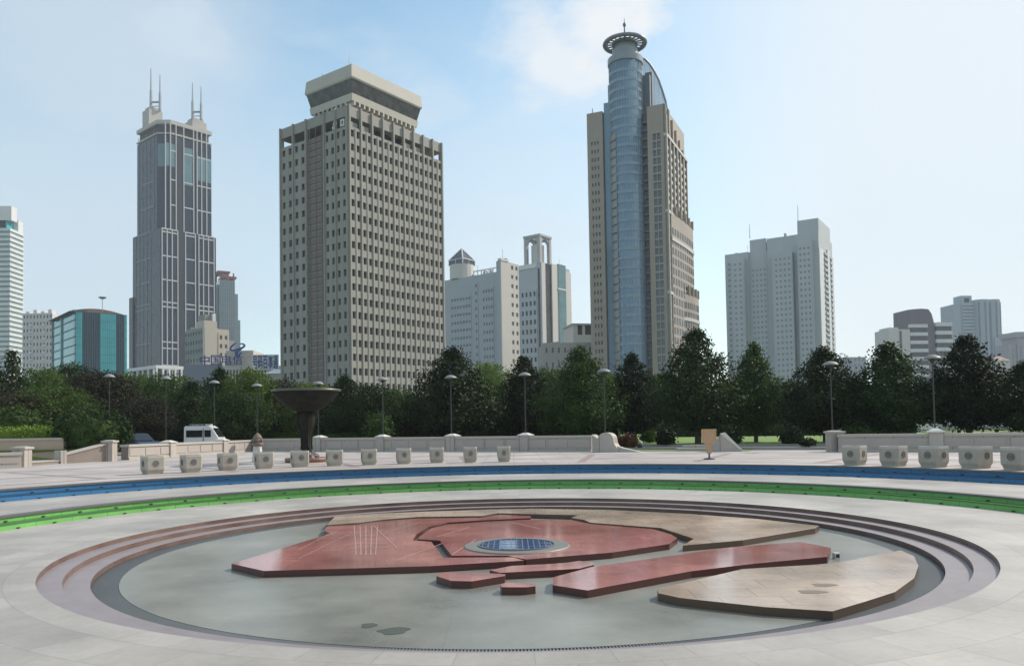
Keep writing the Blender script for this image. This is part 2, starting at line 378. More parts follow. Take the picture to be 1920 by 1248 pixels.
slabB, bx, by = slab([(847, 1041), (952, 1041), (986, 1048), (1148, 1035), (1255, 1019), (1270, 1008), (1258, 1001), (1224, 991), (1107, 981.5), (1073, 974.5), (994, 973.5), (907, 977.5), (842, 982), (808, 990), (788, 1004), (782, 1010), (825, 1012.5)],
    'granite_slab', 'polished red granite slab holding the round blue glass disc', 'stone slab', redg, redside, ST)
slab([(918, 1068), (959, 1060), (1056, 1055), (1086, 1050.5), (1114, 1054), (1114, 1058), (1086, 1065), (1056, 1067), (938, 1073)], 'granite_slab', 'narrow red granite slab lying just in front of the disc slab', 'stone slab', redg, redside, ST)
slab([(818, 1079), (831, 1072), (934, 1074.5), (948, 1076), (946, 1079), (885, 1089), (846, 1088)], 'granite_slab', 'small six-sided red granite slab, largest of the two loose islands', 'stone slab', redg, redside, ST)
slab([(938, 1096), (948, 1091), (1004, 1093), (1004, 1098), (989, 1100), (941, 1100)], 'granite_slab', 'tiny red granite slab, smallest of all the map pieces', 'stone slab', redg, redside, ST)
slabF, fx, fy = slab([(1038, 1081), (1036, 1096), (1102, 1106), (1155, 1096), (1296, 1070), (1413, 1056), (1551, 1043), (1558, 1026), (1500, 1015), (1372, 1025), (1137, 1058), (1110, 1062)], 'granite_slab', 'long boomerang red granite slab between the two tan slabs, reflecting the sky', 'stone slab', redg, redside, ST)
slabG, gx, gy = slab([(612, 984), (628, 968), (720, 961.5), (779, 959), (920, 954.5), (995, 953), (1137, 955), (1290, 962.5), (1418, 972), (1536, 985), (1528, 990), (1393, 1012), (1280, 1022), (1301, 1009), (1239, 989), (1107, 979), (1096, 974), (1071, 970), (1084, 965), (933, 961.5), (902, 966.5), (782, 968.5), (717, 973.5), (670, 980)], 'granite_slab', 'long tan granite slab along the far edge of the pool', 'stone slab', tang, tanside, ST + 0.004)
slabH, hx, hy = slab([(1232, 1105), (1250, 1099), (1392, 1066), (1556, 1056), (1597, 1049), (1689, 1031), (1714, 1042), (1722, 1060), (1714, 1083), (1678, 1109), (1622, 1127), (1561, 1145), (1433, 1137), (1275, 1120), (1234, 1111)], 'granite_slab', 'broad tan granite slab nearest the camera with two dark stains', 'stone slab', tang, tanside, ST)
for (sx, sy, rx, ry, sd) in ((1545, 1096, .15, .1, 3), (1522, 1109, .17, .11, 4)):
    o = blob('stain', sx, sy, rx, ry, ST, mat('granite_stain', (0.24, 0.18, 0.13), 0.3), sd); del o['kind']
    o.parent = slabH; o.location = (o.location.x - hx, o.location.y - hy, 0.003)
def lines(parent, ox, oy, segs, w, m, name):
    mb = MB()
    for k, (a, b) in enumerate(segs):
        p, q = G(*a, ST), G(*b, ST); t = (q - p).normalized(); s = Vector((-t.y, t.x, 0)) * w * (.55 + 1.3 * abs(t.x)); z = 0.003 + 0.0004 * (k % 6)
        mb.add([(p.x - s.x - ox, p.y - s.y - oy, z), (q.x - s.x - ox, q.y - s.y - oy, z), (q.x + s.x - ox, q.y + s.y - oy, z), (p.x + s.x - ox, p.y + s.y - oy, z)], [(0, 1, 2, 3)])
    return mb.build(name, m, parent)
inlay = mat('pale_inlay', (0.60, 0.38, 0.345), 0.25)
segs = [((664 + i * 11, 985), (668 + i * 9, 1040)) for i in range(5)] + [((650, 996 + j * 8), (728, 994 + j * 8)) for j in range(5)]
segs += [((560, 1047), (660, 998)), ((700, 985), (745, 1028)), ((745, 1050), (830, 1018)), ((640, 990), (560, 1030)), ((720, 1000), (790, 978))]
lines(slabA, ax, ay, segs, 0.012, inlay, 'street_lines')
lines(slabB, bx, by, [((848, 1039), (893, 1010)), ((818, 1006), (880, 988)), ((960, 979), (1010, 990))], 0.012, inlay, 'street_lines')
# the round glass light in the middle of the map
dC = G(969, 1023, ST)
dk = empty('glass_disc', (dC.x, dC.y, ST)); tag(dk, 'round blue and white glass disc set in the middle red slab', 'glass disc')
MB().lathe([(0.68, 0.003), (0.68, 0.02), (0.92, 0.02), (0.94, 0.003)], 48).build('surround', mat('grey_granite', (0.20, 0.19, 0.165), 0.45, (0.15, 0.145, 0.125), 6), dk)
mb = MB(); mb.lathe([(0.0005, 0.028), (0.655, 0.028), (0.655, 0.004)], 48)
mb.build('glass', mat('cobalt_glass', (0.03, 0.07, 0.20), 0.1, (0.02, 0.05, 0.15), 5), dk)
mb = MB()
for i in range(-6, 7):                                  # glazing bars of the disc
    h = math.sqrt(max(0, .65 ** 2 - (i * .1) ** 2)); mb.box(i * .1 - .008, i * .1 + .008, -h, h, .028, .034)
for j in (-.32, 0, .32):
    h = math.sqrt(.65 ** 2 - j * j); mb.box(-h, h, j - .008, j + .008, .0285, .0365)
mb.build('glazing_bars', mat('bar_steel', (0.14, 0.18, 0.25), 0.35), dk)
for (x0, x1) in ((-.3, -.02), ):
    mb = MB(); mb.box(x0, x1, -.5, .5, .029, .0325); mb.build('pale_glass', mat('pale_blue_glass', (0.22, 0.32, 0.50), 0.1), dk)
MB().lathe([(0.655, 0.004), (0.655, 0.04), (0.68, 0.04), (0.68, 0.004)], 48).build('rim', mat('rim_steel', (0.22, 0.23, 0.24), 0.4, metal=0.5), dk)
# little floodlight beside the right end of the long slab
P = G(1568, 1046, -0.25); fl = empty('fitting', P, 0.3); fl.scale = (.75, .75, .8); tag(fl, 'small white box floodlight at the right tip of the long red slab', 'fitting')  # small white box fitting, gives no light
MB().box(-.06, .06, -.05, .05, 0, .10).build('housing', mat('white_paint', (0.75, 0.75, 0.73), 0.4), fl)
MB().box(-.045, .045, -.054, -.05, .02, .09).build('lens', mat('dark_front', (0.02, 0.03, 0.035), 0.1), fl)  # plain dark front of the box
MB().box(-.075, .075, -.03, .03, .10, .115).build('hood', MATS['white_paint'], fl)
# ------------------------------------------------------------------ the city
conc = mat('brown_grey_concrete', (0.335, 0.318, 0.285), 0.8, (0.275, 0.262, 0.238), 0.25, 0.9, stretch=(1, 1, 0.25))
conc_l = mat('pale_concrete', (0.50, 0.47, 0.41), 0.75, (0.43, 0.405, 0.355), 0.3, 0.8)
darkwin = glass('dark_window', (0.012, 0.015, 0.02), 0.15, (0.085, 0.085, 0.08), scale=0.5, spec=0.35)
darkvoid = mat('recess_shade', (0.03, 0.03, 0.032), 0.8)  # near-black colour on solid blocks and panels, standing in for shade in openings
whitep = mat('white_panel', (0.66, 0.665, 0.66), 0.6, (0.56, 0.57, 0.57), 0.2, 0.9, stretch=(1, 1, 0.3))
metal = mat('grey_metal', (0.33, 0.34, 0.35), 0.45, (0.27, 0.28, 0.29), 0.5, metal=0.3)
blueglass = glass('blue_glass_wall', (0.18, 0.30, 0.40), 0.1, (0.14, 0.245, 0.335))
deepglass = glass('slate_glass', (0.014, 0.024, 0.042), 0.25, (0.024, 0.036, 0.056), spec=0.25)
tealglass = glass('teal_glass', (0.04, 0.38, 0.42), 0.1, (0.03, 0.30, 0.35))
darkteal = glass('dark_teal_glass', (0.008, 0.085, 0.125), 0.12, (0.014, 0.10, 0.14))

def antenna(B, P0, P1, r0, r1, m, name='antenna', parent=None):
    a, b = B.loc(P0), B.loc(P1); return MB().tube([a, (a[0], a[1], b[2])], [r0, r1], 6).build(name, m, parent or B.e)

# ---- the brown concrete office tower with the flared roof restaurant
B = Bld('office_tower', 'brown concrete office tower of small square windows with a flared lookout on its roof', 'tower', 655, 560, 187, 53.6)
W_, L_ = B.u(835), B.v(524)
zt = B.z(655, 195); zl0, zl1 = B.z(655, 234), B.z(655, 215)        # roof, loggia bottom, loggia top
rows = 22; rh = (zl0 - 0.5) / rows
wall = MB(); win = []; fins = MB()
wall.box(0.6, W_ - 0.6, 0.6, L_ - 0.6, 0, zl0 - .01)
fr = (0.6, 0.6, 1, 0, 0, -1); fl_ = (0.6, 0.6, 0, 1, -1, 0); Wi, Li = W_ - 1.2, L_ - 1.2
facade(wall, fr, 0.0, Wi, 0.5, zl0, 18, rows, 0.56, 0.50, 0.6, win, 0.45)
s0, s1 = B.v(609) - .6, B.v(575) - .6                      # the stair strip of the left face
facade(wall, fl_, 0.0, s0, 0.5, zl0, 4, rows, 0.46, 0.48, 0.42, win, 0.45)
facade(wall, fl_, s1, Li, 0.5, zl0, 4, rows, 0.46, 0.48, 0.42, win, 0.45)
wall.box(W_ - .6, W_ - .1, .1, L_ - .1, 0, zl0 - .02); wall.box(.1, W_ - .7, L_ - .6, L_ - .1, 0, zl0 - .02)
B.part('wall', wall, conc)
for i in range(10):                                      # deep vertical fins every second window, up to the roof edge
    u = i * Wi / 9; fins.fbox(fr, max(u - .22, -.55), min(u + .22, Wi + .55), 0, zt + .12, 0.0 if 0 < i < 9 else -.3, 0.8)
for i in range(18):
    if i % 2: u = i * Wi / 18; fins.fbox(fr, u - .15, u + .15, 0, zl0 - .3, 0.58, 0.70)
for v in [0, s0 / 2, s0, s1, (s1 + Li) / 2, Li]:
    fins.fbox(fl_, max(v - .22, -.2), min(v + .22, Li + .55), 0, zt + .12, 0.0, 0.72)
B.part('fin', fins, conc)
st = MB()
for j in range(rows * 2):
    z = 0.5 + j * rh / 2; st.fbox(fl_, s0 + .25, s1 - .25, z + .25, z + rh / 2 - .25, 0.05, 0.22)
for j in range(3): st.fbox(fl_, s0 + (s1 - s0) * (j + .5) / 3 - .12, s0 + (s1 - s0) * (j + .5) / 3 + .12, .4, zl1, 0.24, 0.3)
B.part('stair_louvres', st, mat('red_brown_louvre', (0.20, 0.155, 0.14), 0.7, (0.15, 0.12, 0.11), 1.0))
fz = MB(); fz.box(.28, W_ + .05, .28, L_ + .05, zl1, zt); B.part('roof_band', fz, conc)
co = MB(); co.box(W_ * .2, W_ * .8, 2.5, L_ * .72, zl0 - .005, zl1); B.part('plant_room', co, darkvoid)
for (x, y) in ((W_ - .9, .4), (W_ - .9, L_ - 1.0), (.4, L_ - 1.0)): B.part('corner_post', MB().box(x, x + .6, y, y + .6, zl0 - .2, zl1 + .01), conc)
add_windows(B, win, darkwin, 0.05, 100, key=lambda w: (-w[4], w[1]))
ls = MB()                                                # pale sign boards hung in the open top storey by the corner
for (a, b, c) in ((3.0, 4.6, .25), (5.3, 6.7, .5)):
    z0 = zl0 + .3
    if c > .4: ls.fbox(fl_, 1.0, 2.4, z0, z0 + .4, .1, .3).fbox(fl_, 1.0, 2.4, z0 + 1.3, z0 + 1.7, .1, .3).fbox(fl_, 1.0, 1.4, z0 + .41, z0 + 1.29, .1, .3).fbox(fl_, 2.0, 2.4, z0 + .41, z0 + 1.29, .1, .3)
    else: ls.fbox(fl_, 4.3, 5.3, z0, z0 + .75, .1, .3).fbox(fl_, 3.8, 5.0, z0 + .95, z0 + 1.6, .1, .3)
for i in (0, 1, 5, 6): u = i * Wi / 9 + .5; B.part('panel', MB().fbox(fr, u, u + Wi / 9 - 1.0, zl0 + .1, zl0 + 1.5, -.3, -.1), conc)
B.part('sign_board', ls, whitep)
# the flared lookout
rot = lambda pts, i: [(p[0], p[1]) for p in pts]
o_u, o_v = 4.3, 3.2
Pn = lambda x, y, u, v: B.z(x, y, u, v)
zA, zB, zC, zD = Pn(652, 118, o_u, o_v), Pn(652, 145, o_u, o_v), Pn(652, 170, o_u, o_v), Pn(652, 183, o_u, o_v)
uw, vw = B.u(792, 210, (o_u, o_v)), B.v(571, 150, (o_u, o_v))
def rect(i): return [(o_u + i, o_v + i), (o_u + uw - i, o_v + i), (o_u + uw - i, o_v + vw - i), (o_u + i, o_v + vw - i)]
B.part('lookout_parapet', MB().taper(rect(0.2), zB, rect(0.0), zB + .4).taper(rect(0), zB + .4, rect(0.3), zA), conc_l)
B.part('lookout_glazing', MB().taper(rect(1.1), zC, rect(.35), zB - .004), darkwin)
B.part('lookout_base', MB().taper(rect(1.05), zD, rect(.85), zC - .004), conc_l)
br = MB(); nb = 14
for i in range(nb):
    u = o_u + 2 + (uw - 4) * i / (nb - 1); br.box(u - .22, u + .22, o_v + 1.05, o_v + 3.4, zD - 1.0, zD - .005)
for i in range(8):
    v = o_v + 3.6 + (vw - 6) * i / 7; br.box(o_u + 1.05, o_u + 3.4, v - .22, v + .22, zD - 1.0, zD - .005)
B.part('bracket', br, conc_l)
B.part('lookout_stem', MB().box(o_u + 3.4, o_u + uw - 3.4, o_v + 3.4, o_v + vw - 3.4, zt - .01, zD - .005), conc)
antenna(B, at(655, 120, 200), at(655, 97, 200), .09, .04, metal)

def roof_units(B, u0, u1, v0, v1, z, n, seed, h=2.2):
    rn = random.Random(seed)
    for _ in range(n):
        u, v, a, b, c = rn.uniform(u0, u1), rn.uniform(v0, v1), rn.uniform(.8, 2.4), rn.uniform(.8, 2), rn.uniform(.4, 1) * h
        B.part('roof_unit', MB().box(u - a / 2, u + a / 2, v - b / 2, v + b / 2, z - .02, z + c), metal)
    u, v = rn.uniform(u0, u1), rn.uniform(v0, v1); B.part('antenna', MB().tube([(u, v, z), (u, v, z + 2.6 * h)], .08, 5), metal)
roof_units(B, o_u + 2, o_u + uw - 2, o_v + 2, o_v + vw - 2, zA - .4, 5, 3, 1.0)
# ---- the slate tower with paired spires
B = Bld('spire_tower', 'tall slate glass tower with white ribs and four spires on its roof', 'tower', 301, 500, 600, 50)
W_, L_ = B.u(405), B.v(249)
z1 = B.z(301, 427); z2 = B.z(301, 246); zb = B.z(301, 560)
i_ = 2.4
core = MB(); core.box(0, W_, 0, L_, 0, z1)
up = [(i_ + 7.0, i_), (W_ - i_, i_), (W_ - i_, L_ - i_), (i_, L_ - i_), (i_, i_ + 8.0)]
core.prism(up, z1 - .01, z2)
core.box(W_ * .2, W_ + 1.2, L_ * .4, L_ + 2.5, 0, zb + 4); core.box(-1.5, W_ * .5, L_ - 3, L_ + 3.2, 0, zb + 6)
B.part('glass_wall', core, deepglass)
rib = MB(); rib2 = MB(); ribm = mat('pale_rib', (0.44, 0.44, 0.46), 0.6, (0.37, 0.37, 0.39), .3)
fr, fl_ = B.right(0), B.left(0); fru, flu = B.right(i_), B.left(i_)
pr = [303.5, 313, 322.5, 333, 347.5, 366, 372.5, 381, 390.5, 401]
groups = [(303.5, 333), (347.5, 366), (372.5, 401)]
pu = [B.u(p) for p in pr]
for k, u in enumerate(pu):
    w = .36; rib.fbox(fr, max(u - w, 0), min(u + w, W_), 0, z1, 0.0, 0.6)
    if k > 0 and u < W_ - i_: rib.fbox(fru, u - w, min(u + w, W_ - i_), z1 - .02, z2 + 9, 0.0, 0.6)
for (a, b) in groups:
    ua, ub = B.u(a), B.u(b)
    for py in (565, 574, 478, 523, 427, 433, 640, 652, 684, 692):
        z = B.z(301, py); B.part('floor_band', MB().fbox(fr, ua, ub, z - .5, z + .5, 0.0, 0.45), ribm)
    for py in (378, 330, 275):
        z = B.z(301, py); B.part('floor_band', MB().fbox(fru, max(ua, i_ + 7), min(ub, W_ - i_), z - .5, z + .5, 0.0, 0.45), ribm)
pl = [255, 262, 269, 276, 283]
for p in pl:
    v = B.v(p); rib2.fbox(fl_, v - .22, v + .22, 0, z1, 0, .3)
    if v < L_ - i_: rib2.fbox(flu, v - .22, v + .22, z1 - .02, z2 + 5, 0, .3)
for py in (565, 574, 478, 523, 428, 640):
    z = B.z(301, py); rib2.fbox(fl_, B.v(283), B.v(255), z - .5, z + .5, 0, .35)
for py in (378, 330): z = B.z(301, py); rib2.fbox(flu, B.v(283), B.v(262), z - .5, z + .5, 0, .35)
B.part('rib', rib, ribm); B.part('side_rib', rib2, mat('shade_rib', (0.20, 0.21, 0.235), 0.6));  # side ribs coloured darker for the shaded left face
dr = MB(); u0, u1 = B.u(335.5), B.u(345.5); dr.fbox(fr, u0, u1, 0, z1, 0.0, .12); dr.fbox(fru, u0, u1, z1, z2, 0.0, .12)
B.part('recess_strip', dr, mat('black_glass', (0.018, 0.022, 0.03), 0.2))
tb = MB(); za, zc = B.z(301, 305), B.z(301, 262)
tb.fbox(fru, B.u(313) + .7, B.u(333) - .7, za, zc, .02, .22); tb.fbox(fru, B.u(347.5) + .7, B.u(366) - .7, za - 12, zc, .02, .22); tb.fbox(fru, B.u(372.5) + .7, W_ - i_ - .3, za - 6, zc - 4, .02, .22)
c0, c1 = (i_ + 7.0, i_), (i_, i_ + 8.0); ll = math.hypot(c1[0] - c0[0], c1[1] - c0[1]); dd = ((c1[0] - c0[0]) / ll, (c1[1] - c0[1]) / ll)
fch = (c0[0], c0[1], dd[0], dd[1], -8 / ll, -7 / ll)
tb.fbox(fch, .6, ll - .6, za, zc, .02, .25); B.part('teal_band', tb, glass('aqua_glass', (0.11, 0.22, 0.25), 0.15, (0.075, 0.16, 0.185)))
cr = MB(); zk = z2 + 9
beige = mat('beige_stone', (0.44, 0.41, 0.375), 0.75, (0.38, 0.355, 0.33), .3)
cr.prism([(i_ + 6.5, i_ - .4), (W_ - i_ + .4, i_ - .4), (W_ - i_ + .4, L_ - i_ + .4), (i_ - .4, L_ - i_ + .4), (i_ - .4, i_ + 7.5)], zk, zk + 3.0)
cr.prism([(i_ + 6.5, i_ - .4), (W_ - i_ + .4, i_ - .4), (W_ - i_ + .4, L_ - i_ + .4), (i_ - .4, L_ - i_ + .4), (i_ - .4, i_ + 7.5)], z2 + 1, z2 + 2.2)
B.part('crown', cr, beige)
B.part('crown_shade_core', MB().prism([(i_ + 8, i_ + 1.5), (W_ - i_ - 1.5, i_ + 1.5), (W_ - i_ - 1.5, L_ - i_ - 1.5), (i_ + 1.5, L_ - i_ - 1.5), (i_ + 1.5, i_ + 9)], z2, zk - .01), darkvoid)  # solid dark block for the shade behind the crown posts
for (px, py0, py1, w, d, uu, vv, an) in ((291, 232, 203, 11, 11, 4, L_ - 19, ((283, 128, 170), (300, 140, 175))), (367, 240, 224, 12, 12, W_ - 17, 5, ((361, 155, 190), (377, 162, 195)))):
    base = B.loc(at(px, 230, B.O.y + 26)); zt_ = B.z(px, py1, uu, vv)
    b_ = B.part('roof_block', MB().box(uu, uu + w, vv, vv + d, zk + 2.9, zt_).box(uu + 1.5, uu + w - 1.5, vv + 1.5, vv + d - 1.5, zt_ - .01, zt_ + 2.5), beige)
    Ya = B.O.y + 26; tips = []
    for (ax_, ay_, am_) in an:
        P1, Pm = at(ax_, ay_, Ya), at(ax_, am_, Ya); q = B.loc(P1); zm = Pm.z; tips.append((q[0], q[1], zm))
        MB().tube([(q[0], q[1], zt_), (q[0], q[1], zm)], [1.2, 1.05], 6).tube([(q[0], q[1], zm - .01), (q[0], q[1], P1.z)], [.68, .32], 6).build('spire', metal, B.e)
    (x0, y0, za_), (x1, y1, zb_) = tips; zc_ = zt_ + (min(za_, zb_) - zt_) * .5
    MB().tube([(x0, y0, zc_), (x1, y1, zc_)], .8, 4).tube([(x0, y0, zc_ - 3.4), (x1, y1, zc_ - 3.4)], .35, 4).build('spire_brace', metal, B.e)
pod = MB(); ztp = B.z(301, 686); fo = -7
pod.box(fo, W_ * .62, fo, fo + 1.2, ztp - 2.5, ztp); pod.box(fo, fo + 1.2, fo + 1.2, L_ + 6, ztp - 2.5, ztp)
for i in range(8): u = fo + .2 + i * (W_ * .62 - fo - 1.4) / 7; pod.box(u, u + 1.3, fo + .1, fo + 1.1, 0, ztp - 2.5)
for i in range(7): v = fo + 4 + i * (L_ + 1 - fo - 1.4) / 6; pod.box(fo + .1, fo + 1.1, v, v + 1.3, 0, ztp - 2.5)
B.part('podium_arcade', pod, whitep)

# ---- white banded tower cut by the left edge
B = Bld('banded_tower', 'white tower of closely stacked floor bands cut off by the left edge', 'tower', 18, 520, 540, 93)
W_, L_ = B.u(43), B.v(-60); zt = B.z(18, 428)
B.part('glass_wall', MB().box(0, max(W_, 14), 0, L_, 0, zt - 1), glass('pale_green_glass', (0.20, 0.30, 0.30), .15, (0.15, 0.23, .235)))
bd = MB(); nf = 42; W2 = max(W_, 14)
for j in range(nf):
    z = zt - (j + .0) * (zt / nf); bd.box(-.5, W2 + .5, -.5, L_ + .5, z - 1.75, z)
B.part('floor_band', bd, whitep)
zq = B.z(18, 388); tp = MB(); tp.box(2, W2 - 2, 3, L_ - 3, zt + .01, zq - 3); B.part('plant_room', tp, tealglass)
tp = MB(); tp.box(1.2, W2 * .5, -.3, 9, zt + 6, zq + 1); tp.box(W2 * .6, W2 - .5, -.2, 4, zt, zt + 8); B.part('roof_block', tp, whitep)
tp = MB(); tp.fbox(B.left(2), 4, L_ - 5, zt + 1, zt + 6, .02, .3); B.part('roof_opening_shade', tp, darkvoid)  # solid dark panel painted as a shaded opening

# ---- speckled apartment block
B = Bld('apartment_block', 'white apartment block dotted with dark windows beside the banded tower', 'apartment block', 43, 640, 480, -4)
W_ = B.u(99); zt = B.z(43, 588); wall = MB(); win = []
wall.box(0, W_, .0, 14, 0, zt - .5); facade(wall, B.right(0), 0, W_, 0, zt, 9, 18, .42, .45, .5, win)
for j in range(4): wall.box(j * W_ / 4 + .4, j * W_ / 4 + 2.6, 2, 6, zt - .51, zt + 1.5 + (j % 2))
B.part('wall', wall, mat('off_white_render', (0.60, 0.58, 0.57), .8, (.5, .48, .47), .4)); add_windows(B, win, darkwin, .05, 100, key=lambda w: -w[4])
for j in range(17):
    for i in (2, 6): B.part('balcony', MB().fbox(B.right(0), i * W_ / 9 + .2, (i + 1) * W_ / 9 - .2, (j + .1) * zt / 18, (j + .42) * zt / 18, .52, 1.3), whitep)

# ---- teal glass block
B = Bld('glass_block', 'low teal glass office block with a brown vaulted roof left of the spire tower', 'office building', 141, 640, 350, 42)
W_, L_ = B.u(238), B.v(99); zt = B.z(141, 583)
B.part('glass_wall', MB().box(0, W_, 0, L_, 0, zt), darkteal)
fr, fl_ = B.right(), B.left(); pn = MB()
for (a, b) in ((142, 153.5), (187, 217), (232.5, 237.5)): pn.fbox(fr, B.u(a), min(B.u(b), W_), 0, zt - .3, .05, .45)
pn.fbox(fl_, L_ * .05, L_ * .95, zt * .55, zt - .3, .02, .05); B.part('bright_glass_strip', pn, tealglass)
mu = MB()
for i in range(1, 23): u = W_ * i / 23; mu.fbox(fr, u - .05, u + .05, 0, zt, 0.0, .5)
for j in range(1, 15): z = zt * j / 15; mu.fbox(fr, 0, W_, z - .05, z + .05, 0.0, .49)
for j in range(1, 15): z = zt * j / 15; mu.fbox(fl_, 0, L_, z - .22, z + .22, 0.0, .3)
B.part('mullions', mu, mat('dark_mullion', (0.06, 0.10, 0.115), .5))
rf = MB(); brown = mat('rust_roof', (0.21, 0.125, 0.10), .7, (.16, .1, .085), .5); n = 12
prof = [(x, zt + .1 + 2.8 * math.sin(math.pi * (.12 + .76 * (x + 2) / (W_ + 1))) - 1.0) for x in [-2 + (W_ + 1) * i / n for i in range(n + 1)]]
for i in range(n):
    (x0, za), (x1, zb_) = prof[i], prof[i + 1]
    rf.hexa([(x0, 1, zt - .2), (x1, 1, zt - .2), (x1, L_ - 1, zt - .2), (x0, L_ - 1, zt - .2), (x0, 1, za), (x1, 1, zb_), (x1, L_ - 1, zb_), (x0, L_ - 1, za)])
B.part('roof', rf, brown)
q = B.loc(at(192, 562, 356)); dsh = B.part('satellite_dish', MB().lathe([(.05, 0), (1.1, .25), (1.75, .85), (1.7, .9), (1.05, .35), (.05, .1)], 16, (q[0], q[1], q[2] + .3)).tube([(q[0], q[1], zt), (q[0], q[1], q[2] + .35)], .14, 6), metal)
fm = MB(); fm.fbox(fl_, L_ - .6, L_, 0, zt + .8, .1, .6); fm.fbox(fl_, 0, L_, zt, zt + .7, .1, .6); fm.fbox(fl_, L_ * .55, L_ * .58, 0, zt + .2, .1, .6); B.part('frame', fm, mat('pale_teal_metal', (.25, .36, .38), .4))

# ---- pale glass tower with a red roof frame
B = Bld('stepped_tower', 'pale blue glass tower with a red framed top stepping down beside the spire tower', 'tower', 412, 580, 760, 30)
za, zb_, zc = B.z(430, 524), B.z(430, 548), B.z(430, 597)
W0, W1, W2 = B.u(440), B.u(447), B.u(452)
pg = glass('pale_blue_glass_wall', (0.22, 0.30, 0.32), .12, (0.17, 0.245, .27))
B.part('glass_wall', MB().box(0, W0, 0, 26, 0, za).box(W0 - .01, W1, 2, 24, 0, zb_).box(W1 - .01, W2, 4, 22, 0, zc).box(-14, 0.01, 5, 26, 0, za - 4), pg)
mu = MB()
for i in range(8): u = W0 * i / 7; mu.fbox(B.right(), u - .2, u + .2, 0, za, 0, .35)
for j in range(20): z = za * j / 20; mu.fbox(B.right(), 0, W0, z - .15, z + .15, 0, .34)
B.part('mullions', mu, mat('pale_mullion', (.36, .42, .44), .5))
redp = mat('red_paint', (0.33, 0.10, 0.085), .5, (.27, .08, .07), 1)
rt = MB(); zr = B.z(430, 507)
for (x, y) in ((0.2, .2), (W0 * .5, .2), (W0 - 1.4, .2), (.2, 22), (W0 - 1.4, 22)): rt.box(x, x + 1.2, y, y + 1.2, za - .01, zr - 1.5)
rt.box(-2, W0 - 4, -.3, 24, zr - 1.5, zr); rt.box(2, W0 + 2, .5, 20, za + 2.2, za + 4.2); B.part('roof_frame', rt, redp)
B.part('roof_cabin', MB().box(4, W0 - 4, 5, 18, za - .01, zr - 1.52), whitep)

# ---- beige stepped hall in front of the spire tower
B = Bld('beige_building', 'beige stepped building with a blank sunlit wall below the spire tower', 'building', 383, 640, 420, 47)
L_ = B.v(349); za, zb_, zc = B.z(383, 600), B.z(400, 614), B.z(383, 611)
stone = mat('cream_stone', (0.50, 0.445, 0.375), .8, (.44, .39, .33), .3); greyst = mat('grey_green_tile', (0.27, 0.285, 0.26), .8, (.22, .235, .215), .4)
u1, u2 = B.u(407), B.u(431)
wl = MB(); wl.box(0.02, u1, 0.02, L_ * .45, 0, za); wl.box(u1 - .01, u2, 0.8, L_ * .6, 0, zb_); B.part('wall', wl, stone)
lw = MB(); lw.box(.4, u1 * .9, L_ * .0 + .4, L_, 0, zc); win = []
wg = MB(); wg.box(-.4, .4, L_ * .0, L_, 0, zc - 1); facade(wg, B.left(-.4), 0, L_, 0, zc - 1, 7, 12, .5, .4, .4, win); B.part('side_wall', lw, greyst); B.part('side_grid', wg, greyst)
win2 = []; fw_ = MB(); facade(fw_, B.right(.8), u1 + 1, u2 - .5, 3, zb_ - 2, 2, 11, .5, .45, .3, win2); B.part('front_grid', fw_, stone)
add_windows(B, win + win2, mat('grey_window', (.10, .105, .10), .25), .05, 100)
B.part('roof_cabin', MB().box(1, u1 * .75, 1.5, 8, za - .01, B.z(383, 588)), mat('grey_brown_tile', (.28, .26, .235), .8))
B.part('chimney', MB().box(u1 * .66, u1 * .9, -.0, 1.4, za - .02, B.z(395, 586)), whitep)
b2 = MB(); b2.box(u2 - .01, B.u(446), 4, 20, 0, B.z(435, 632)); B.part('annex', b2, mat('dusty_grey', (.33, .33, .31), .8))

roof_units(B, 1, u2 - 2, 10, 16, zb_, 3, 15, 1.6)
# ---- the long low building carrying the blue sign
B = Bld('sign_building', 'long low cream building with blue sign letters and a blue swirl emblem on its roof', 'building', 345, 690, 330, 2)
W_ = B.u(540); zt = B.z(430, 686); zs = B.z(430, 672)
wl = MB(); win = []; wl.box(0, W_, .5, 22, 0, zt); facade(wl, (0, .5, 1, 0, 0, -1), B.u(418), B.u(500), 0, zt, 14, 2, .55, .8, .5, win); B.part('wall', wl, mat('cream_wall', (.47, .45, .41), .8, (.41, .39, .36), .3)); add_windows(B, win, darkwin, .05)
B.part('blue_front', MB().box(-.2, B.u(417), 0, .45, zt * .1, zt + .8), mat('slate_blue_panel', (.19, .21, .27), .6))
up = MB(); up.box(B.u(418), B.u(470), 4, 20, zt - .01, B.z(440, 655)); B.part('upper_storey', up, MATS['cream_stone'])
sg = MB()
for i in range(24): u = B.u(360) + (B.u(522) - B.u(360)) * i / 23; sg.box(u - .07, u + .07, .1, .24, zt - .5, zs + 1.2)
sg.box(B.u(358), B.u(523), .26, .4, zt + .3, zt + .5); sg.box(B.u(358), B.u(523), .26, .4, zs + .6, zs + .8); B.part('sign_frame', sg, metal)
signblue = mat('sign_blue', (0.012, 0.045, 0.22), .4, (.01, .038, .18), 2)
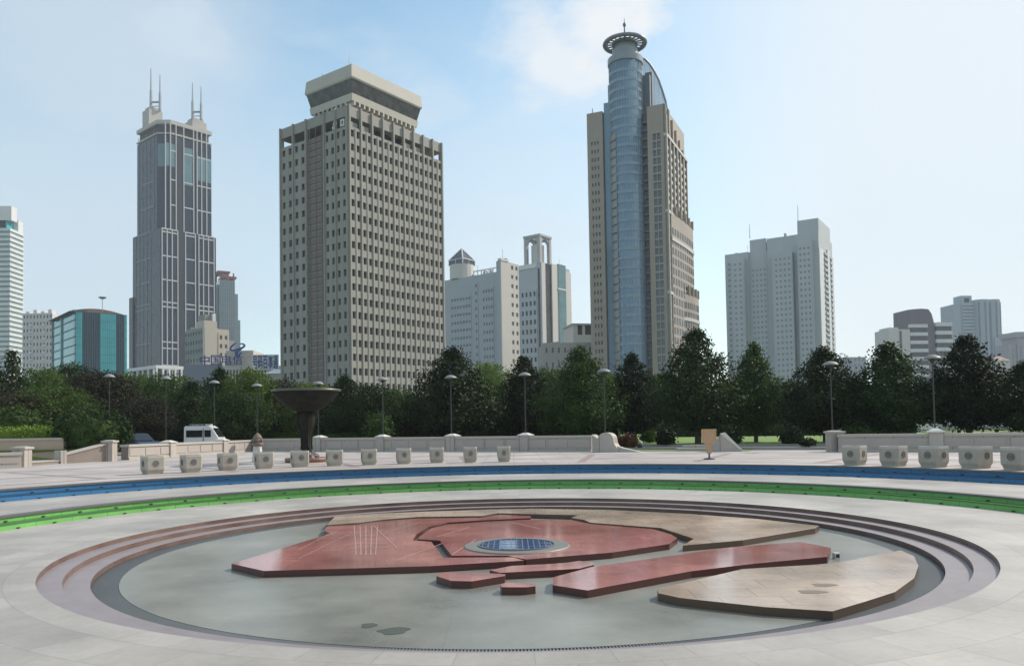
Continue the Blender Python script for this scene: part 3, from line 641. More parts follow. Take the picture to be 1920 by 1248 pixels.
def text_part(B, txt, u0, u1, z0, z1, d, m, name='sign_letter', thick=.25):
    us = (u1 - u0) / len(txt)
    for k, ch in enumerate(txt):
        cu = bpy.data.curves.new('letter', 'FONT'); cu.body = ch; cu.extrude = thick / 2; cu.size = 1.0; cu.offset = 0.012
        to = bpy.data.objects.new('letter', cu); COL.objects.link(to)
        me = bpy.data.meshes.new_from_object(to.evaluated_get(bpy.context.evaluated_depsgraph_get()))
        bpy.data.objects.remove(to); bpy.data.curves.remove(cu)
        if not me.vertices: continue
        xs = [v.co.x for v in me.vertices]; ys = [v.co.y for v in me.vertices]
        x0, x1, y0, y1 = min(xs), max(xs), min(ys), max(ys); sx = us * .9 / max(x1 - x0, .01); sy = (z1 - z0) / max(y1 - y0, .01)
        for v in me.vertices:
            x, y, z = v.co; v.co = ((x - x0) * sx, -z, (y - y0) * sy)
        me.materials.clear(); me.materials.append(m); me.name = name
        o = bpy.data.objects.new(name, me); COL.objects.link(o); o.parent = B.e; o.location = (u0 + k * us + us * .05, d, z0)
text_part(B, '中国电信', B.u(374), B.u(456), zt + .6, zs + 1.6, -.1, signblue)
text_part(B, '号码百事通', B.u(474), B.u(522), B.z(500, 691), B.z(500, 666), -.4, signblue)
B.part('sign_board', MB().box(B.u(473), B.u(523), -.2, 0, B.z(500, 693), B.z(500, 664)), whitep)
# the emblem: two swept arms meeting in a pointed stem
ec = B.u(445); ez = B.z(445, 655); s_ = (B.u(460) - B.u(430)) / 30.0
def emb(pts): return [(ec + (x - 445) * s_, ez - (y - 655) * s_) for x, y in pts]
def xz_prism(mb, poly, y0, y1):
    n = len(poly); a = sum(poly[i][0] * poly[(i + 1) % n][1] - poly[(i + 1) % n][0] * poly[i][1] for i in range(n))
    if a < 0: poly = poly[::-1]
    return mb.add([(p[0], y0, p[1]) for p in poly] + [(p[0], y1, p[1]) for p in poly], [tuple(range(n)), tuple(range(2 * n - 1, n - 1, -1))] + [(i, n + i, n + (i + 1) % n, (i + 1) % n) for i in range(n)])
em = MB()
xz_prism(em, emb([(440, 643), (445, 642), (440, 646), (436, 650), (434, 653), (436, 655), (441, 654.5), (452, 651), (457, 648.5), (457, 646), (453, 645), (450, 645.5), (452, 643), (457, 643), (460.5, 645.5), (460.5, 649), (456, 653), (449, 656.5), (442, 658.5), (435, 658), (431, 655.5), (431.5, 651.5), (435, 646.5)]), -.6, .0)
xz_prism(em, emb([(440.5, 659.5), (449, 657.2), (454, 654.6), (448.5, 659), (446.3, 662.5), (447.5, 666), (449.5, 668.2), (446.5, 671.5), (443, 667), (441, 663)]), -.55, .05)
xz_prism(em, emb([(450.2, 667.2), (448.6, 664.8), (448.8, 662), (453.8, 659.2), (452.4, 663.4)]), -.5, .1)
em2 = B.part('emblem', em, signblue)
B.part('emblem_post', MB().box(ec - .3, ec + .3, .1, .7, zt, B.z(445, 665)), metal)

# ---- cream hall half hidden by trees
B = Bld('garden_hall', 'low cream hall with a pale roof behind the trees above the bronze bowl', 'building', 497, 705, 240, 4)
W_ = B.u(548); zt = B.z(520, 700); wl = MB(); win = []; wl.box(0, W_, .4, 12, 0, zt); facade(wl, (0, .4, 1, 0, 0, -1), 0, W_, 0, zt, 6, 2, .5, .6, .4, win); B.part('wall', wl, MATS['cream_stone']); add_windows(B, win, darkwin, .05)
q = zt - .01; B.part('roof', MB().taper([(-.6, -.4), (W_ + .6, -.4), (W_ + .6, 12.6), (-.6, 12.6)], q, [(2, 4), (W_ - 2, 4), (W_ - 2, 8), (2, 8)], q + 1.6), whitep)

# ---- grey complex in the middle
greyc = mat('blue_grey_render', (0.43, 0.455, 0.475), .8, (.375, .40, .42), .2)  # also carries the shade on left faces in its colour
palec = mat('warm_white_render', (0.60, 0.575, 0.53), .8, (.54, .515, .475), .2)  # also carries the sunlight on right faces in its colour
B = Bld('grey_building', 'broad grey building with a glazed pyramid on its roof right of the brown tower', 'building', 941, 600, 340, 52)
W_, L_ = B.u(974), B.v(800); vm = B.v(932); zt, zm = B.z(941, 488), B.z(900, 507)
wl = MB(); wl.box(0, W_ - .5, .5, vm, 0, zt); B.part('wall', wl, greyc)
lw = MB(); lw.box(1.5, W_ - 1, vm - .01, L_, 0, zm); B.part('wing', lw, greyc)
fw_ = MB(); win = []; fw_.fbox(B.right(.5), 0, W_ * .5, 0, zt + .02, .02, .5); facade(fw_, B.right(.5), W_ * .5, W_, 0, zt, 2, 18, .5, .42, .5, win); B.part('front_wall', fw_, palec)  # right face painted warm white as sunlit, the rest blue-grey as shaded
lw2 = MB(); w2 = []; fc = B.left(1.5)
facade(lw2, fc, B.v(922), B.v(902), 2, zm - 6, 4, 17, .6, .4, .25, w2)
facade(lw2, fc, B.v(893), B.v(887), 2, zm - 3, 1, 19, .55, .4, .25, w2)
facade(lw2, fc, B.v(880), B.v(842), 2, zm - 8, 7, 17, .7, .35, .25, w2)
B.part('side_grid', lw2, greyc)
add_windows(B, win, mat('tan_window', (.30, .265, .22), .3), .05); add_windows(B, w2, mat('blue_grey_window', (.135, .165, .205), .2, (.2, .225, .25), .8), .04, 100, key=lambda w: -w[4])
pp = MB(); fb = B.left(1.5)
for i in range(7): v = vm + 1 + i * (B.v(885) - vm - 1) / 6; pp.fbox(fb, v - .2, v + .2, zm - .05, zm + 1.7, -.5, -.05)
pp.fbox(fb, vm + .6, B.v(885) + .4, zm + 1.7, zm + 2.1, -.5, -.05); pp.box(-.2, W_ * .4, -.2, vm * .6, zt - .01, zt + 1.0); B.part('roof_rail', pp, whitep)
q = B.loc(at(866, 500, 362)); s = (882 - 848) / 1489 * 362 / 2; zq0, zq1, zq2 = zm - .02, q[2] + .4, zz(866, 467, 362)
zr_ = zz(866, 489, 362)
roof_units(B, 2, W_ - 3, 2, vm - 2, zt, 3, 8); roof_units(B, 4, W_ - 4, vm + 3, vm + 20, zm, 4, 9)
B.part('pyramid_drum', MB().lathe([(s * 1.35, 0), (s * 1.35, max(1.5, zq1 - zq0))], 16, (q[0], q[1], zq0)).lathe([(s * 1.35, 0), (.01, 0)], 16, (q[0], q[1], zq0 + max(1.5, zq1 - zq0))), palec)
py = B.part('pyramid', MB().taper([(q[0] + s * a, q[1] + s * b) for a, b in ((-1, -1), (1, -1), (1, 1), (-1, 1))], zq1, [(q[0] + s * a, q[1] + s * b) for a, b in ((-1, -1), (1, -1), (1, 1), (-1, 1))], zr_).taper([(q[0] + s * a, q[1] + s * b) for a, b in ((-1, -1), (1, -1), (1, 1), (-1, 1))], zr_ - .001, [(q[0] + .1 * a, q[1] + .1 * b) for a, b in ((-1, -1), (1, -1), (1, 1), (-1, 1))], zq2), glass('plum_glass', (.09, .08, .10), .12, (.06, .055, .08)))
lat = MB()
for (a, b) in ((-1, -1), (1, -1), (1, 1), (-1, 1)):
    lat.tube([(q[0] + s * a * 1.02, q[1] + s * b * 1.02, zq1), (q[0] + s * a * 1.02, q[1] + s * b * 1.02, zr_), (q[0], q[1], zq2 + .2)], .28, 5)
for (a, b, c, d) in ((-1, -1, 1, -1), (-1, -1, -1, 1)):
    lat.tube([(q[0] + s * a * 1.02, q[1] + s * b * 1.02, zr_), (q[0] + s * c * 1.02, q[1] + s * d * 1.02, zr_)], .25, 5)
    lat.tube([(q[0] + s * (a + c) / 2 * 1.02, q[1] + s * (b + d) / 2 * 1.02, zq1), (q[0] + s * (a + c) / 2 * 1.02, q[1] + s * (b + d) / 2 * 1.02, zr_)], .2, 5)
lat.build('lattice', whitep, py)

B = Bld('lantern_tower', 'pale tower with an arched open lantern on top behind the grey building', 'tower', 1016, 560, 420, 52)
W_, L_ = B.u(1071), B.v(968); zt = B.z(1016, 491); zl = B.z(1000, 489)
wl = MB(); win = []; wl.box(.5, W_ - .4, .5, L_, 0, zt); fl_ = (.5, 0, 0, 1, -1, 0)
facade(wl, fl_, B.v(1006), B.v(976), 0, B.z(990, 540), 4, 15, .5, .5, .45, win); wl.fbox(fl_, 0, B.v(1013), 0, zt, 0, .5); B.part('wall', wl, greyc)
add_windows(B, win, darkwin, .05)
sp = MB(); fr = (0, .5, 1, 0, 0, -1)
sp.fbox(fr, 0, B.u(1024), 0, zt, 0, .3); sp.fbox(fr, B.u(1035), B.u(1046), 0, zt + .5, 0, .8); sp.fbox(fr, B.u(1060), W_, 0, zt - 2, 0, .6); B.part('pale_pier', sp, palec)
tg = MB(); tg.fbox(fr, B.u(1046) + .01, B.u(1060) - .01, 0, zt + 1.2, 0, 1.1); B.part('bay_glazing', tg, glass('sea_glass', (.13, .25, .26), .12, (.09, .17, .19)))
dk2 = MB(); dk2.fbox(fr, B.u(1024) + .01, B.u(1035) - .01, 0, zt, 0, .05); dk2.fbox(fl_, B.v(1013) + .02, B.v(1008), 0, zt - 3, 0, .05); B.part('window_strip', dk2, darkwin)
bn = MB(); bz = B.z(1052, 534); bn.fbox(fr, B.u(1045), B.u(1061), bz - .4, bz + .4, 1.0, 1.25); bn.fbox(fl_, B.v(1007), B.v(974), B.z(990, 500), zt, .02, .5); B.part('floor_band', bn, whitep)
# lantern: four corner piers joined by arches over a round drum
zA0, zA1, zA2 = zt - .02, zz(1008, 462, 430), zz(1008, 444, 430)
cu_, cv_ = B.loc(at(1008, 460, 430))[:2]; s = 15.0 / 1489 * 430
s = (1029 - 987) / 1489 * 430 / 2 / 1.36
ln = MB(); pw = .9
for a in (-1, 1):
    for b in (-1, 1): ln.box(cu_ + a * s - pw, cu_ + a * s + pw, cv_ + b * s - pw, cv_ + b * s + pw, zA0, zA2 - 1.2)
def arch(mb, along_u, off):
    n = 10; w = s - pw; z0 = zA1 - .5; zr = zA2 - 2.2
    for i in range(n):
        x0, x1 = -w + 2 * w * i / n, -w + 2 * w * (i + 1) / n
        h0, h1 = [z0 + (zr - z0) * math.sqrt(max(0, 1 - (x / w) ** 2)) for x in (x0, x1)]
        pts = [(x0, off - .6), (x1, off - .6), (x1, off + .6), (x0, off + .6)]
        if not along_u: pts = [(b, a) for a, b in pts][::-1]
        P = [(cu_ + p[0], cv_ + p[1]) for p in pts]
        hs = (h0, h1, h1, h0) if along_u else (h0, h1, h1, h0)[::-1]
        mb.hexa([(P[k][0], P[k][1], hs[k]) for k in range(4)] + [(P[k][0], P[k][1], zA2 - 1.2) for k in range(4)])
for o_ in (-s, s): arch(ln, True, o_); arch(ln, False, o_)
ln.box(cu_ - s - 1.2, cu_ + s + 1.2, cv_ - s - 1.2, cv_ - s + 1.2, zA2 - 1.19, zA2); ln.box(cu_ - s - 1.2, cu_ + s + 1.2, cv_ + s - 1.2, cv_ + s + 1.2, zA2 - 1.19, zA2)
ln.box(cu_ - s - 1.2, cu_ - s + 1.2, cv_ - s + 1.21, cv_ + s - 1.21, zA2 - 1.19, zA2 - .02); ln.box(cu_ + s - 1.2, cu_ + s + 1.2, cv_ - s + 1.21, cv_ + s - 1.21, zA2 - 1.19, zA2 - .02)
B.part('lantern', ln, mat('grey_white_stone', (.47, .47, .475), .8))
B.part('lantern_drum', MB().lathe([(s * .78, zA0), (s * .78, zA1 + .2), (.01, zA1 + 1.5)], 20, (cu_, cv_, 0)), palec)

roof_units(B, 3, W_ - 4, 3, 12, zt, 3, 12)
B = Bld('brick_building', 'low grey brick block in front of the pale lantern tower', 'building', 1019, 665, 300, 3)
W_ = B.u(1112); zt = B.z(1060, 642); wl = MB(); win = []; wl.box(0, W_, .4, 20, 0, zt); facade(wl, (0, .4, 1, 0, 0, -1), 0, W_, 0, zt, 8, 6, .3, .35, .4, win)
B.part('wall', wl, mat('grey_brick', (.37, .355, .345), .85, (.31, .295, .285), 1.2)); add_windows(B, win, mat('brown_window', (.11, .10, .095), .3), .05)
roof_units(B, 2, W_ - 6, 2, 12, zt, 4, 14, 1.5)
B = Bld('flat_block', 'small flat-roofed block with a dark window band left of the ringed tower', 'building', 1075, 640, 330, 12)
W_ = B.u(1125); zt = B.z(1090, 609); B.part('wall', MB().box(0, W_, 0, 14, 0, zt - 4).box(0, 2, 0, 14, zt - 4.01, zt).box(W_ * .35, W_ * .45, 0, 14, zt - 4.01, zt), palec)
B.part('window_band', MB().box(2.01, W_, .6, 13, zt - 4, zt - .4), darkwin); B.part('roof', MB().box(-.5, W_ + .5, -.5, 14.5, zt, zt + .7), greyc)
# ---- the ringed glass tower
B = Bld('ringed_tower', 'tall tan and blue glass tower crowned by a spoked ring and mast', 'tower', 1246, 220, 280, 65)
tan = mat('tan_granite_wall', (0.345, 0.295, 0.245), .7, (.29, .25, .21), .2, .9, stretch=(1, 1, .3))
W_, L_ = B.u(1284), B.v(1100)
vr, vn, vg, vs_ = B.v(1213), B.v(1196), B.v(1150), B.v(1129)
zr, zl_ = B.z(1246, 194), B.z(1100, 214, 0, L_)
wl = MB(); win = []; fl_ = (0.5, 0, 0, 1, -1, 0)
wl.box(.5, W_, .5, vr - .3, 0, zr); wl.box(.5, W_ * .8, vs_, L_, 0, zl_)
facade(wl, fl_, B.v(1238) , B.v(1222), 6, zr - 10, 2, 34, .8, .78, .5, win); wl.fbox(fl_, 0, B.v(1238), 0, zr, 0, .5); wl.fbox(fl_, B.v(1222), vr, 0, zr, 0, .5); wl.fbox(fl_, B.v(1238), B.v(1222), zr - 9.99, zr, 0, .49); wl.fbox(fl_, B.v(1238), B.v(1222), 0, 5.99, 0, .49)
w2 = []; facade(wl, fl_, B.v(1123), B.v(1106), 6, zl_ - 10, 3, 33, .5, .45, .5, w2); wl.fbox(fl_, vs_, B.v(1123), 0, zl_, 0, .5); wl.fbox(fl_, B.v(1106), L_, 0, zl_, 0, .5); wl.fbox(fl_, B.v(1123), B.v(1106), zl_ - 9.99, zl_, 0, .49); wl.fbox(fl_, B.v(1123), B.v(1106), 0, 5.99, 0, .49)
B.part('wall', wl, tan)
add_windows(B, win + w2, glass('steel_blue_window', (.075, .11, .15), .12, (.11, .145, .18)), .06, 100, key=lambda w: -w[4])
core = MB(); core.box(3.0, W_ - 2, vr - .31, vs_ + .01, 0, B.z(1200, 215, 3, vn)); B.part('core', core, darkwin)
ncr = 36; nbm = mat('dark_blue_panel', (.07, .095, .12), .4)
for j in range(ncr): z = 4 + j * (zr - 6) / ncr; B.part('notch_balcony', MB().fbox((3.0, 0, 0, 1, -1, 0), vr, vn + .5, z, z + .9, 0, .8), nbm)
gs = MB(); gs.box(1.2, 6, vg, vs_ - .3, 0, B.z(1137, 190, 1, vg)); gs.box(2.0, 7, vg - 1, vs_ - 1.8, 0, B.z(1140, 158, 2, vg)); B.part('side_glazing', gs, blueglass)
zc_ = B.z(1172, 108, 1, (vn + vg) / 2); cr_ = (1201 - 1139) / 1489 * B.O.y / 2 * 1.035
ccu, ccv = cr_ * .55, (B.v(1139) + B.v(1201)) / 2
cyl = MB(); cyl.lathe([(cr_, 0), (cr_, zc_), (.01, zc_)], 48, (ccu, ccv, 0)); B.part('glass_cylinder', cyl, blueglass, True)
bd = MB(); nf = 38
for j in range(nf): z = 3 + j * (zc_ - 6) / nf; bd.lathe([(cr_ - .05, z), (cr_ + .12, z), (cr_ + .12, z + 1.15), (cr_ - .05, z + 1.15)], 48, (ccu, ccv, 0))
B.part('floor_band', bd, glass('grey_blue_spandrel', (.22, .31, .38), .15, (.18, .26, .33)))
mu = MB()
for i in range(40):
    a = 2 * math.pi * i / 40; x, y = ccu + (cr_ + .08) * math.cos(a), ccv + (cr_ + .08) * math.sin(a); mu.box(x - .06, x + .06, y - .06, y + .06, 0, zc_ - .5)
B.part('mullions', mu, metal)
pan = MB(); nbw = math.pi
for j in range(33): z = 6 + j * 3.55; 
pn = MB()                                                 # the tan ladder of small windows on the left of the cylinder
for j in range(34): z = 4 + j * (B.z(1165, 215) - 8) / 34; pn.lathe([(cr_ + .13, z), (cr_ + .4, z), (cr_ + .4, z + 2.2), (cr_ + .13, z + 2.2)], 6, (ccu, ccv, 0), a0=R(118), a1=R(158))
B.part('window_ladder', pn, glass('grey_tan_panel', (.27, .27, .255), .3, (.22, .225, .215)))
zring = B.z(1172, 83, ccu, ccv); rr = 39.0 / 1489 * (B.O.y + ccv * .4) * 1.0
cap = MB(); cap.lathe([(cr_ + .05, zc_ - 2.2), (cr_ + .45, zc_ - 2.0), (cr_ + .45, zc_ + .2), (cr_ * .82, zc_ + .4), (cr_ * .78, zring - 2.6), (cr_ * .6, zring - 2.4), (cr_ * .66, zring + .6), (.01, zring + 1.4)], 40, (ccu, ccv, 0))
B.part('crown', cap, glass('grey_crown', (.25, .29, .32), .3, (.2, .24, .27)), False)
hub = B.part('ring_hub', MB().lathe([(cr_ * .5, -1.2), (cr_ * .78, -.5), (cr_ * .78, .4), (.01, .9)], 32, (ccu, ccv, zring)), mat('dark_steel', (.12, .13, .145), .4))
rg = MB(); n = 40; ring_pts = [(ccu + rr * math.cos(2 * math.pi * i / n), ccv + rr * math.sin(2 * math.pi * i / n), zring) for i in range(n)]
rg.tube(ring_pts + [ring_pts[0]], .72, 8, False); B.part('ring', rg, mat('steel_grey', (.19, .2, .215), .4, metal=.2), True)
spk = MB()
for i in range(20):
    a = 2 * math.pi * i / 20; spk.tube([(ccu + cr_ * .7 * math.cos(a), ccv + cr_ * .7 * math.sin(a), zring), (ccu + rr * math.cos(a), ccv + rr * math.sin(a), zring)], .3, 5)
rin = [(ccu + rr * .87 * math.cos(2 * math.pi * i / n), ccv + rr * .87 * math.sin(2 * math.pi * i / n), zring - .05) for i in range(n)]; spk.tube(rin + [rin[0]], .2, 6, False)
B.part('spokes', spk, MATS['steel_grey'])
zm = B.z(1172, 34, ccu, ccv); zbl = B.z(1172, 47, ccu, ccv)
mast = B.part('mast', MB().tube([(ccu, ccv, zring), (ccu, ccv, zbl), (ccu, ccv, zm)], [.32, .26, .07], 8), MATS['dark_steel'])
MB().ball((ccu, ccv, zbl), .62, 12, 1.4).build('mast_ball', MATS['dark_steel'], mast, True)
# curved sail running down behind the cylinder
Ys = B.O.y + 16
arc = [(1200, 108), (1209, 111), (1218, 120), (1227, 134), (1235, 150), (1242, 170), (1248, 190), (1253, 212)]
ap = [B.loc(at(x, y, Ys + 10 * i / 7)) for i, (x, y) in enumerate(arc)]
B.part('sail_beam', MB().tube(ap, .42, 6), metal)
sl = MB(); zb0 = B.z(1240, 214, 6, 0)
for i in range(len(ap) - 1):
    (x0, y0, za), (x1, y1, zb_) = ap[i], ap[i + 1]
    sl.hexa([(x0, y0, zb0), (x1, y1, zb0), (x1, y1 + .15, zb0), (x0, y0 + .15, zb0), (x0, y0, za), (x1, y1, zb_), (x1, y1 + .15, zb_), (x0, y0 + .15, za)])
sg_ = bpy.data.materials.new('sail_glass'); sg_.use_nodes = True; nn = sg_.node_tree
tp_ = nn.nodes.new('ShaderNodeBsdfTransparent'); tp_.inputs[0].default_value = (.93, .96, .98, 1); ms_ = nn.nodes.new('ShaderNodeMixShader'); ms_.inputs[0].default_value = .42
nn.nodes['Principled BSDF'].inputs['Base Color'].default_value = (.3, .36, .4, 1); nn.nodes['Principled BSDF'].inputs['Roughness'].default_value = .1
nn.links.new(tp_.outputs[0], ms_.inputs[1]); nn.links.new(nn.nodes['Principled BSDF'].outputs[0], ms_.inputs[2]); nn.links.new(ms_.outputs[0], nn.nodes['Material Output'].inputs[0])
B.part('sail_glazing', sl, sg_)
q = B.loc(at(1212, 200, Ys - 6)); q1 = zz(1218, 136, Ys - 6); hw = 1.9
B.part('stair_head', MB().box(q[0] - hw, q[0] + hw, q[1] - hw, q[1] + hw, B.z(1200, 215, 3, vn) - .1, zz(1208, 145, Ys - 6)).box(q[0] + .3, q[0] + hw + .6, q[1] - hw - .3, q[1] + .3, B.z(1200, 215, 3, vn) - .1, q1), mat('slate_panel', (.10, .125, .155), .5))
antenna(B, B.e.matrix_world @ Vector((0, 0, 0)) if False else at(1111, 214, B.O.y + 12), at(1111, 203, B.O.y + 12), .25, .12, metal)
# sunlit right side: white bands, dark bays between tan ribs, three storeys stepping outwards with rounded ends
fr = (0, .5, 1, 0, 0, -1); zb1, zb2, zb3 = B.z(1246, 249), B.z(1250, 392), B.z(1250, 545)
zo1, zo2 = B.z(1290, 432, W_, 0), B.z(1297, 562, W_, 0)
U1, U2 = B.u(1292, 440), B.u(1300, 570)
rb = MB(); by_ = MB(); wb = MB()
nrib = 6
for i in range(nrib + 1):
    u = W_ * i / nrib; rb.fbox(fr, max(0, u - .75), min(W_, u + .75), 0, (zr + 1.5 - i * 2.0) if i else zr - .02, 0.0, 1.0)
for i in range(nrib):
    u0, u1 = W_ * i / nrib + .76, W_ * (i + 1) / nrib - .76; by_.fbox(fr, u0, u1, 0, zb1 - .5, 0.0, .3)
for z in (zb1, zb2, zb3): wb.fbox(fr, -.1, W_ + .1, z - 1.0, z, 0.02, 1.25)
wb.fbox(fr, -.12, .5, 0, zr - 4, 1.01, 1.3)
for i in range(1, 4): u = W_ * i / nrib; wb.fbox(fr, u - .35, u + .35, 0, zb1 - 1.02, 1.01, 1.2)
B.part('rib', rb, tan); B.part('bay_glazing', by_, darkwin); B.part('pale_band', wb, mat('pale_granite', (.58, .55, .51), .7))
sp = MB()
nfl = 36
for j in range(nfl):
    z = 2 + j * (zb1 - 4) / nfl
    for i in range(nrib): sp.fbox(fr, W_ * i / nrib + .77, W_ * (i + 1) / nrib - .77, z, z + 1.2, .28, .6)
B.part('spandrel', sp, MATS['pale_granite'])
def bow(u0, D, z0, z1_, off=0.0, ext=0.0):                 # a bowed storey stack swelling out of the right side towards its far end
    n = 10; P = lambda t, d: (u0 + (W_ - u0) * t + ext * (t > .99), -(d + off))
    pts = [P(i / n, .6 + D * math.sin(math.pi / 2 * min(1, i / n * 1.15))) for i in range(n + 1)]
    return pts + [(W_ + ext, 6), (u0, .4)]
for (u0, D, ztop) in ((W_ * .12, 1.5, zo1), (W_ * .42, 3.1, zo2)):
    sb = B.part('setback', MB().prism(bow(u0, D, 0, ztop), 0, ztop), tan)
    pts = bow(u0, D, 0, ztop, .02)[:11]; sw = MB(); n = 10
    for i in range(n):                                    # dark window strips between the ribs of the bow
        (x0, y0), (x1, y1) = pts[i], pts[i + 1]; f = lambda t: (x0 + (x1 - x0) * t, y0 + (y1 - y0) * t)
        a_, b_ = f(.22), f(.78)
        for j in range(int(ztop / 3.6)):
            z = 2 + j * 3.6
            if z + 2.3 < ztop - 3: sw.hexa([(a_[0], a_[1] - .05, z), (b_[0], b_[1] - .05, z), (b_[0], b_[1] + .3, z), (a_[0], a_[1] + .3, z), (a_[0], a_[1] - .05, z + 2.4), (b_[0], b_[1] - .05, z + 2.4), (b_[0], b_[1] + .3, z + 2.4), (a_[0], a_[1] + .3, z + 2.4)])
    kind(sw.build('window_strip', darkwin, sb), 'stuff')
    for z in (ztop - 10, ): MB().prism(bow(u0, D, 0, 0, .3, .3), z, z + 1.3).build('pale_band', MATS['pale_granite'], sb)
    for i in range(0, n + 1, 2): x, y = pts[i]; MB().box(x - .5, x + .5, y - .2, y + 1.2, ztop - .01, ztop + 3.2).build('parapet_pier', tan, sb)
# ---- pale grey residential block
B = Bld('residential_tower', 'large pale grey-green residential slab of several stepped bays behind the trees on the right', 'apartment block', 1538, 560, 400, 57)
rg_ = mat('pale_grey_render', (.47, .50, .505), .8, (.41, .44, .45), .15, .9, stretch=(1, 1, .3))
W_ = B.u(1563); V = lambda p: B.v(p); Z = lambda x, y: B.z(x, y, 0, V(x))
wl = MB()
wl.box(0, W_, 0, V(1492), 0, Z(1515, 437)); wl.box(.8, W_, V(1492) + .01, V(1440), 0, Z(1470, 443))
wl.box(2.0, W_ - 2, V(1440) + .01, V(1404), 0, Z(1420, 470)); wl.box(1.0, W_ - 3, V(1404) + .01, V(1360), 0, Z(1385, 474))
B.part('wall', wl, rg_)
pr = MB(); pr.box(-3.2, -.01, V(1527), V(1500), 0, Z(1515, 452)); pr.box(-3.0, .79, V(1490), V(1452), 0, Z(1475, 475)); pr.box(-2.5, .99, V(1399), V(1375), 0, Z(1387, 486))
B.part('bay', pr, rg_)
tp = MB(); tp.box(2, W_ - 3, V(1537), V(1497), Z(1515, 437) - .01, Z(1515, 410)); tp.box(2.5, W_ - 4, V(1437), V(1406), Z(1420, 470) - .01, Z(1420, 447)); B.part('roof_block', tp, rg_)
win = []; gr = MB(); rws = 30
for (x, a, b, top, cols) in ((-3.2, 1525, 1502, 462, 3), (-3.0, 1488, 1456, 482, 4), (2.0, 1437, 1408, 500, 4), (-2.5, 1397, 1378, 492, 2), (1.0, 1373, 1363, 490, 1)):
    facade(gr, (x, 0, 0, 1, -1, 0), V(a), V(b), 1, Z((a + b) / 2, top), cols, rws, .5, .4, .15, win)
B.part('window_surround', gr, rg_); add_windows(B, win, mat('grey_blue_window', (.20, .23, .245), .25, (.29, .315, .33), .6, 1.0), .04, 100, key=lambda w: -w[4])
sw = MB(); dkb = MB(); fr = B.right(0)
sw.fbox(fr, 0, B.u(1546), 0, Z(1515, 437) - 8, .02, .3); sw.fbox(fr, B.u(1552), B.u(1556), 0, Z(1515, 437) - 6, .02, .6); sw.fbox(fr, B.u(1560), W_, 0, Z(1515, 437) - 8, .02, .5)
for j in range(32):
    z = 1 + j * (Z(1515, 437) - 8) / 32
    for (a, b) in ((1546, 1552), (1556, 1560)): B.part('balcony', MB().fbox(fr, B.u(a) + .02, B.u(b) - .02, z, z + 1.0, .02, .9), rg_)
B.part('side_pier', sw, whitep)
antenna(B, at(1497, 437, 415), at(1497, 385, 415), .25, .12, metal); antenna(B, at(1406, 447, 430), at(1406, 420, 430), .2, .1, metal)

roof_units(B, 3, W_ - 4, V(1490), V(1445), Z(1470, 443), 4, 21); roof_units(B, 3, W_ - 5, V(1400), V(1365), Z(1385, 474), 4, 22)
# ---- smaller buildings on the right horizon
B = Bld('distant_block', 'small pale blue block low on the horizon beside the residential slab', 'building', 1583, 685, 700, 4)
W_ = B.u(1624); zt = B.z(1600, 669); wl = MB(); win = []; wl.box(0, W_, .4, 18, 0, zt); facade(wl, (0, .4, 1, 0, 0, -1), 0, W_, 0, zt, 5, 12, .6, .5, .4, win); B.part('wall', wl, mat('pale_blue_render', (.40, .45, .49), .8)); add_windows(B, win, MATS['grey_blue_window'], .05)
B = Bld('stepped_offices', 'brown and white striped office building with a dark curved shaft', 'office building', 1709, 660, 600, 6)
zc = B.z(1740, 579); W_ = B.u(1759); u2 = B.u(1790); um = B.u(1742)
dk_ = mat('dark_brown_tile', (.145, .135, .145), .7, (.115, .105, .115), .4)
xs = [0, B.u(1720), B.u(1735), B.u(1748), B.u(1754), W_]; zs_ = [zc, zc + .5, zc + .9, zc + .5, zc - 3, zc - 12]
sh = MB(); xz_prism(sh, [(0, 0)] + [(W_, 0)] + list(zip(xs, zs_))[::-1], 3, 22); B.part('shaft', sh, dk_)
lo = MB(); lo.box(B.u(1669), -.01, 1, 20, 0, B.z(1690, 617)); lo.box(B.u(1672), B.u(1690), 3, 16, B.z(1690, 617) - .01, B.z(1690, 613)); B.part('wing', lo, palec)
B.part('wing_recess', MB().box(B.u(1689), B.u(1693), .6, 1.0, 0, B.z(1690, 620)), dk_)
st = MB(); gl = MB(); zl_ = B.z(1725, 607); zr_ = B.z(1772, 603)
for j in range(12):
    z = zl_ * (j + 1) / 12; B.part('floor_band', MB().box(0, um, .5, 2.98, z - 2.6, z), whitep)
    z = zr_ * (j + 1) / 12; B.part('floor_band', MB().box(W_ + .02, u2, 1.5, 18, z - 2.8, z), whitep)
gl.box(.4, um - .3, 1, 2.97, 0, zl_ - .5); gl.box(W_ + .4, u2 - .5, 2, 17.5, 0, zr_ - .5)
B.part('glazing', gl, darkwin)
roof_units(B, B.u(1672), -4, 4, 14, B.z(1690, 617), 3, 23, 1.6); roof_units(B, W_ + 2, u2 - 2, 4, 14, zr_, 3, 24, 1.6)
B = Bld('distant_tower', 'pale blue twin-shaft tower far away near the right edge', 'tower', 1791, 640, 800, 5)
W_ = B.u(1880); za, zb_, zc = B.z(1800, 570), B.z(1825, 553), B.z(1850, 563)
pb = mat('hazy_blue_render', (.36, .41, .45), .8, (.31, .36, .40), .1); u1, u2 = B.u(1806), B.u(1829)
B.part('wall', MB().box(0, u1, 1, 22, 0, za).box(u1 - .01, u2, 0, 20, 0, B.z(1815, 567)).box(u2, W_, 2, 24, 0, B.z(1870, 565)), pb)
B.part('roof_block', MB().box(u1 + .5, u2 - 1, 2, 14, B.z(1815, 567) - .01, zb_), pb); B.part('roof_opening_shade', MB().box(u1 + 4, u2 - 4, 1.7, 2.2, zb_ - 7, zb_ - 2.5), darkvoid)
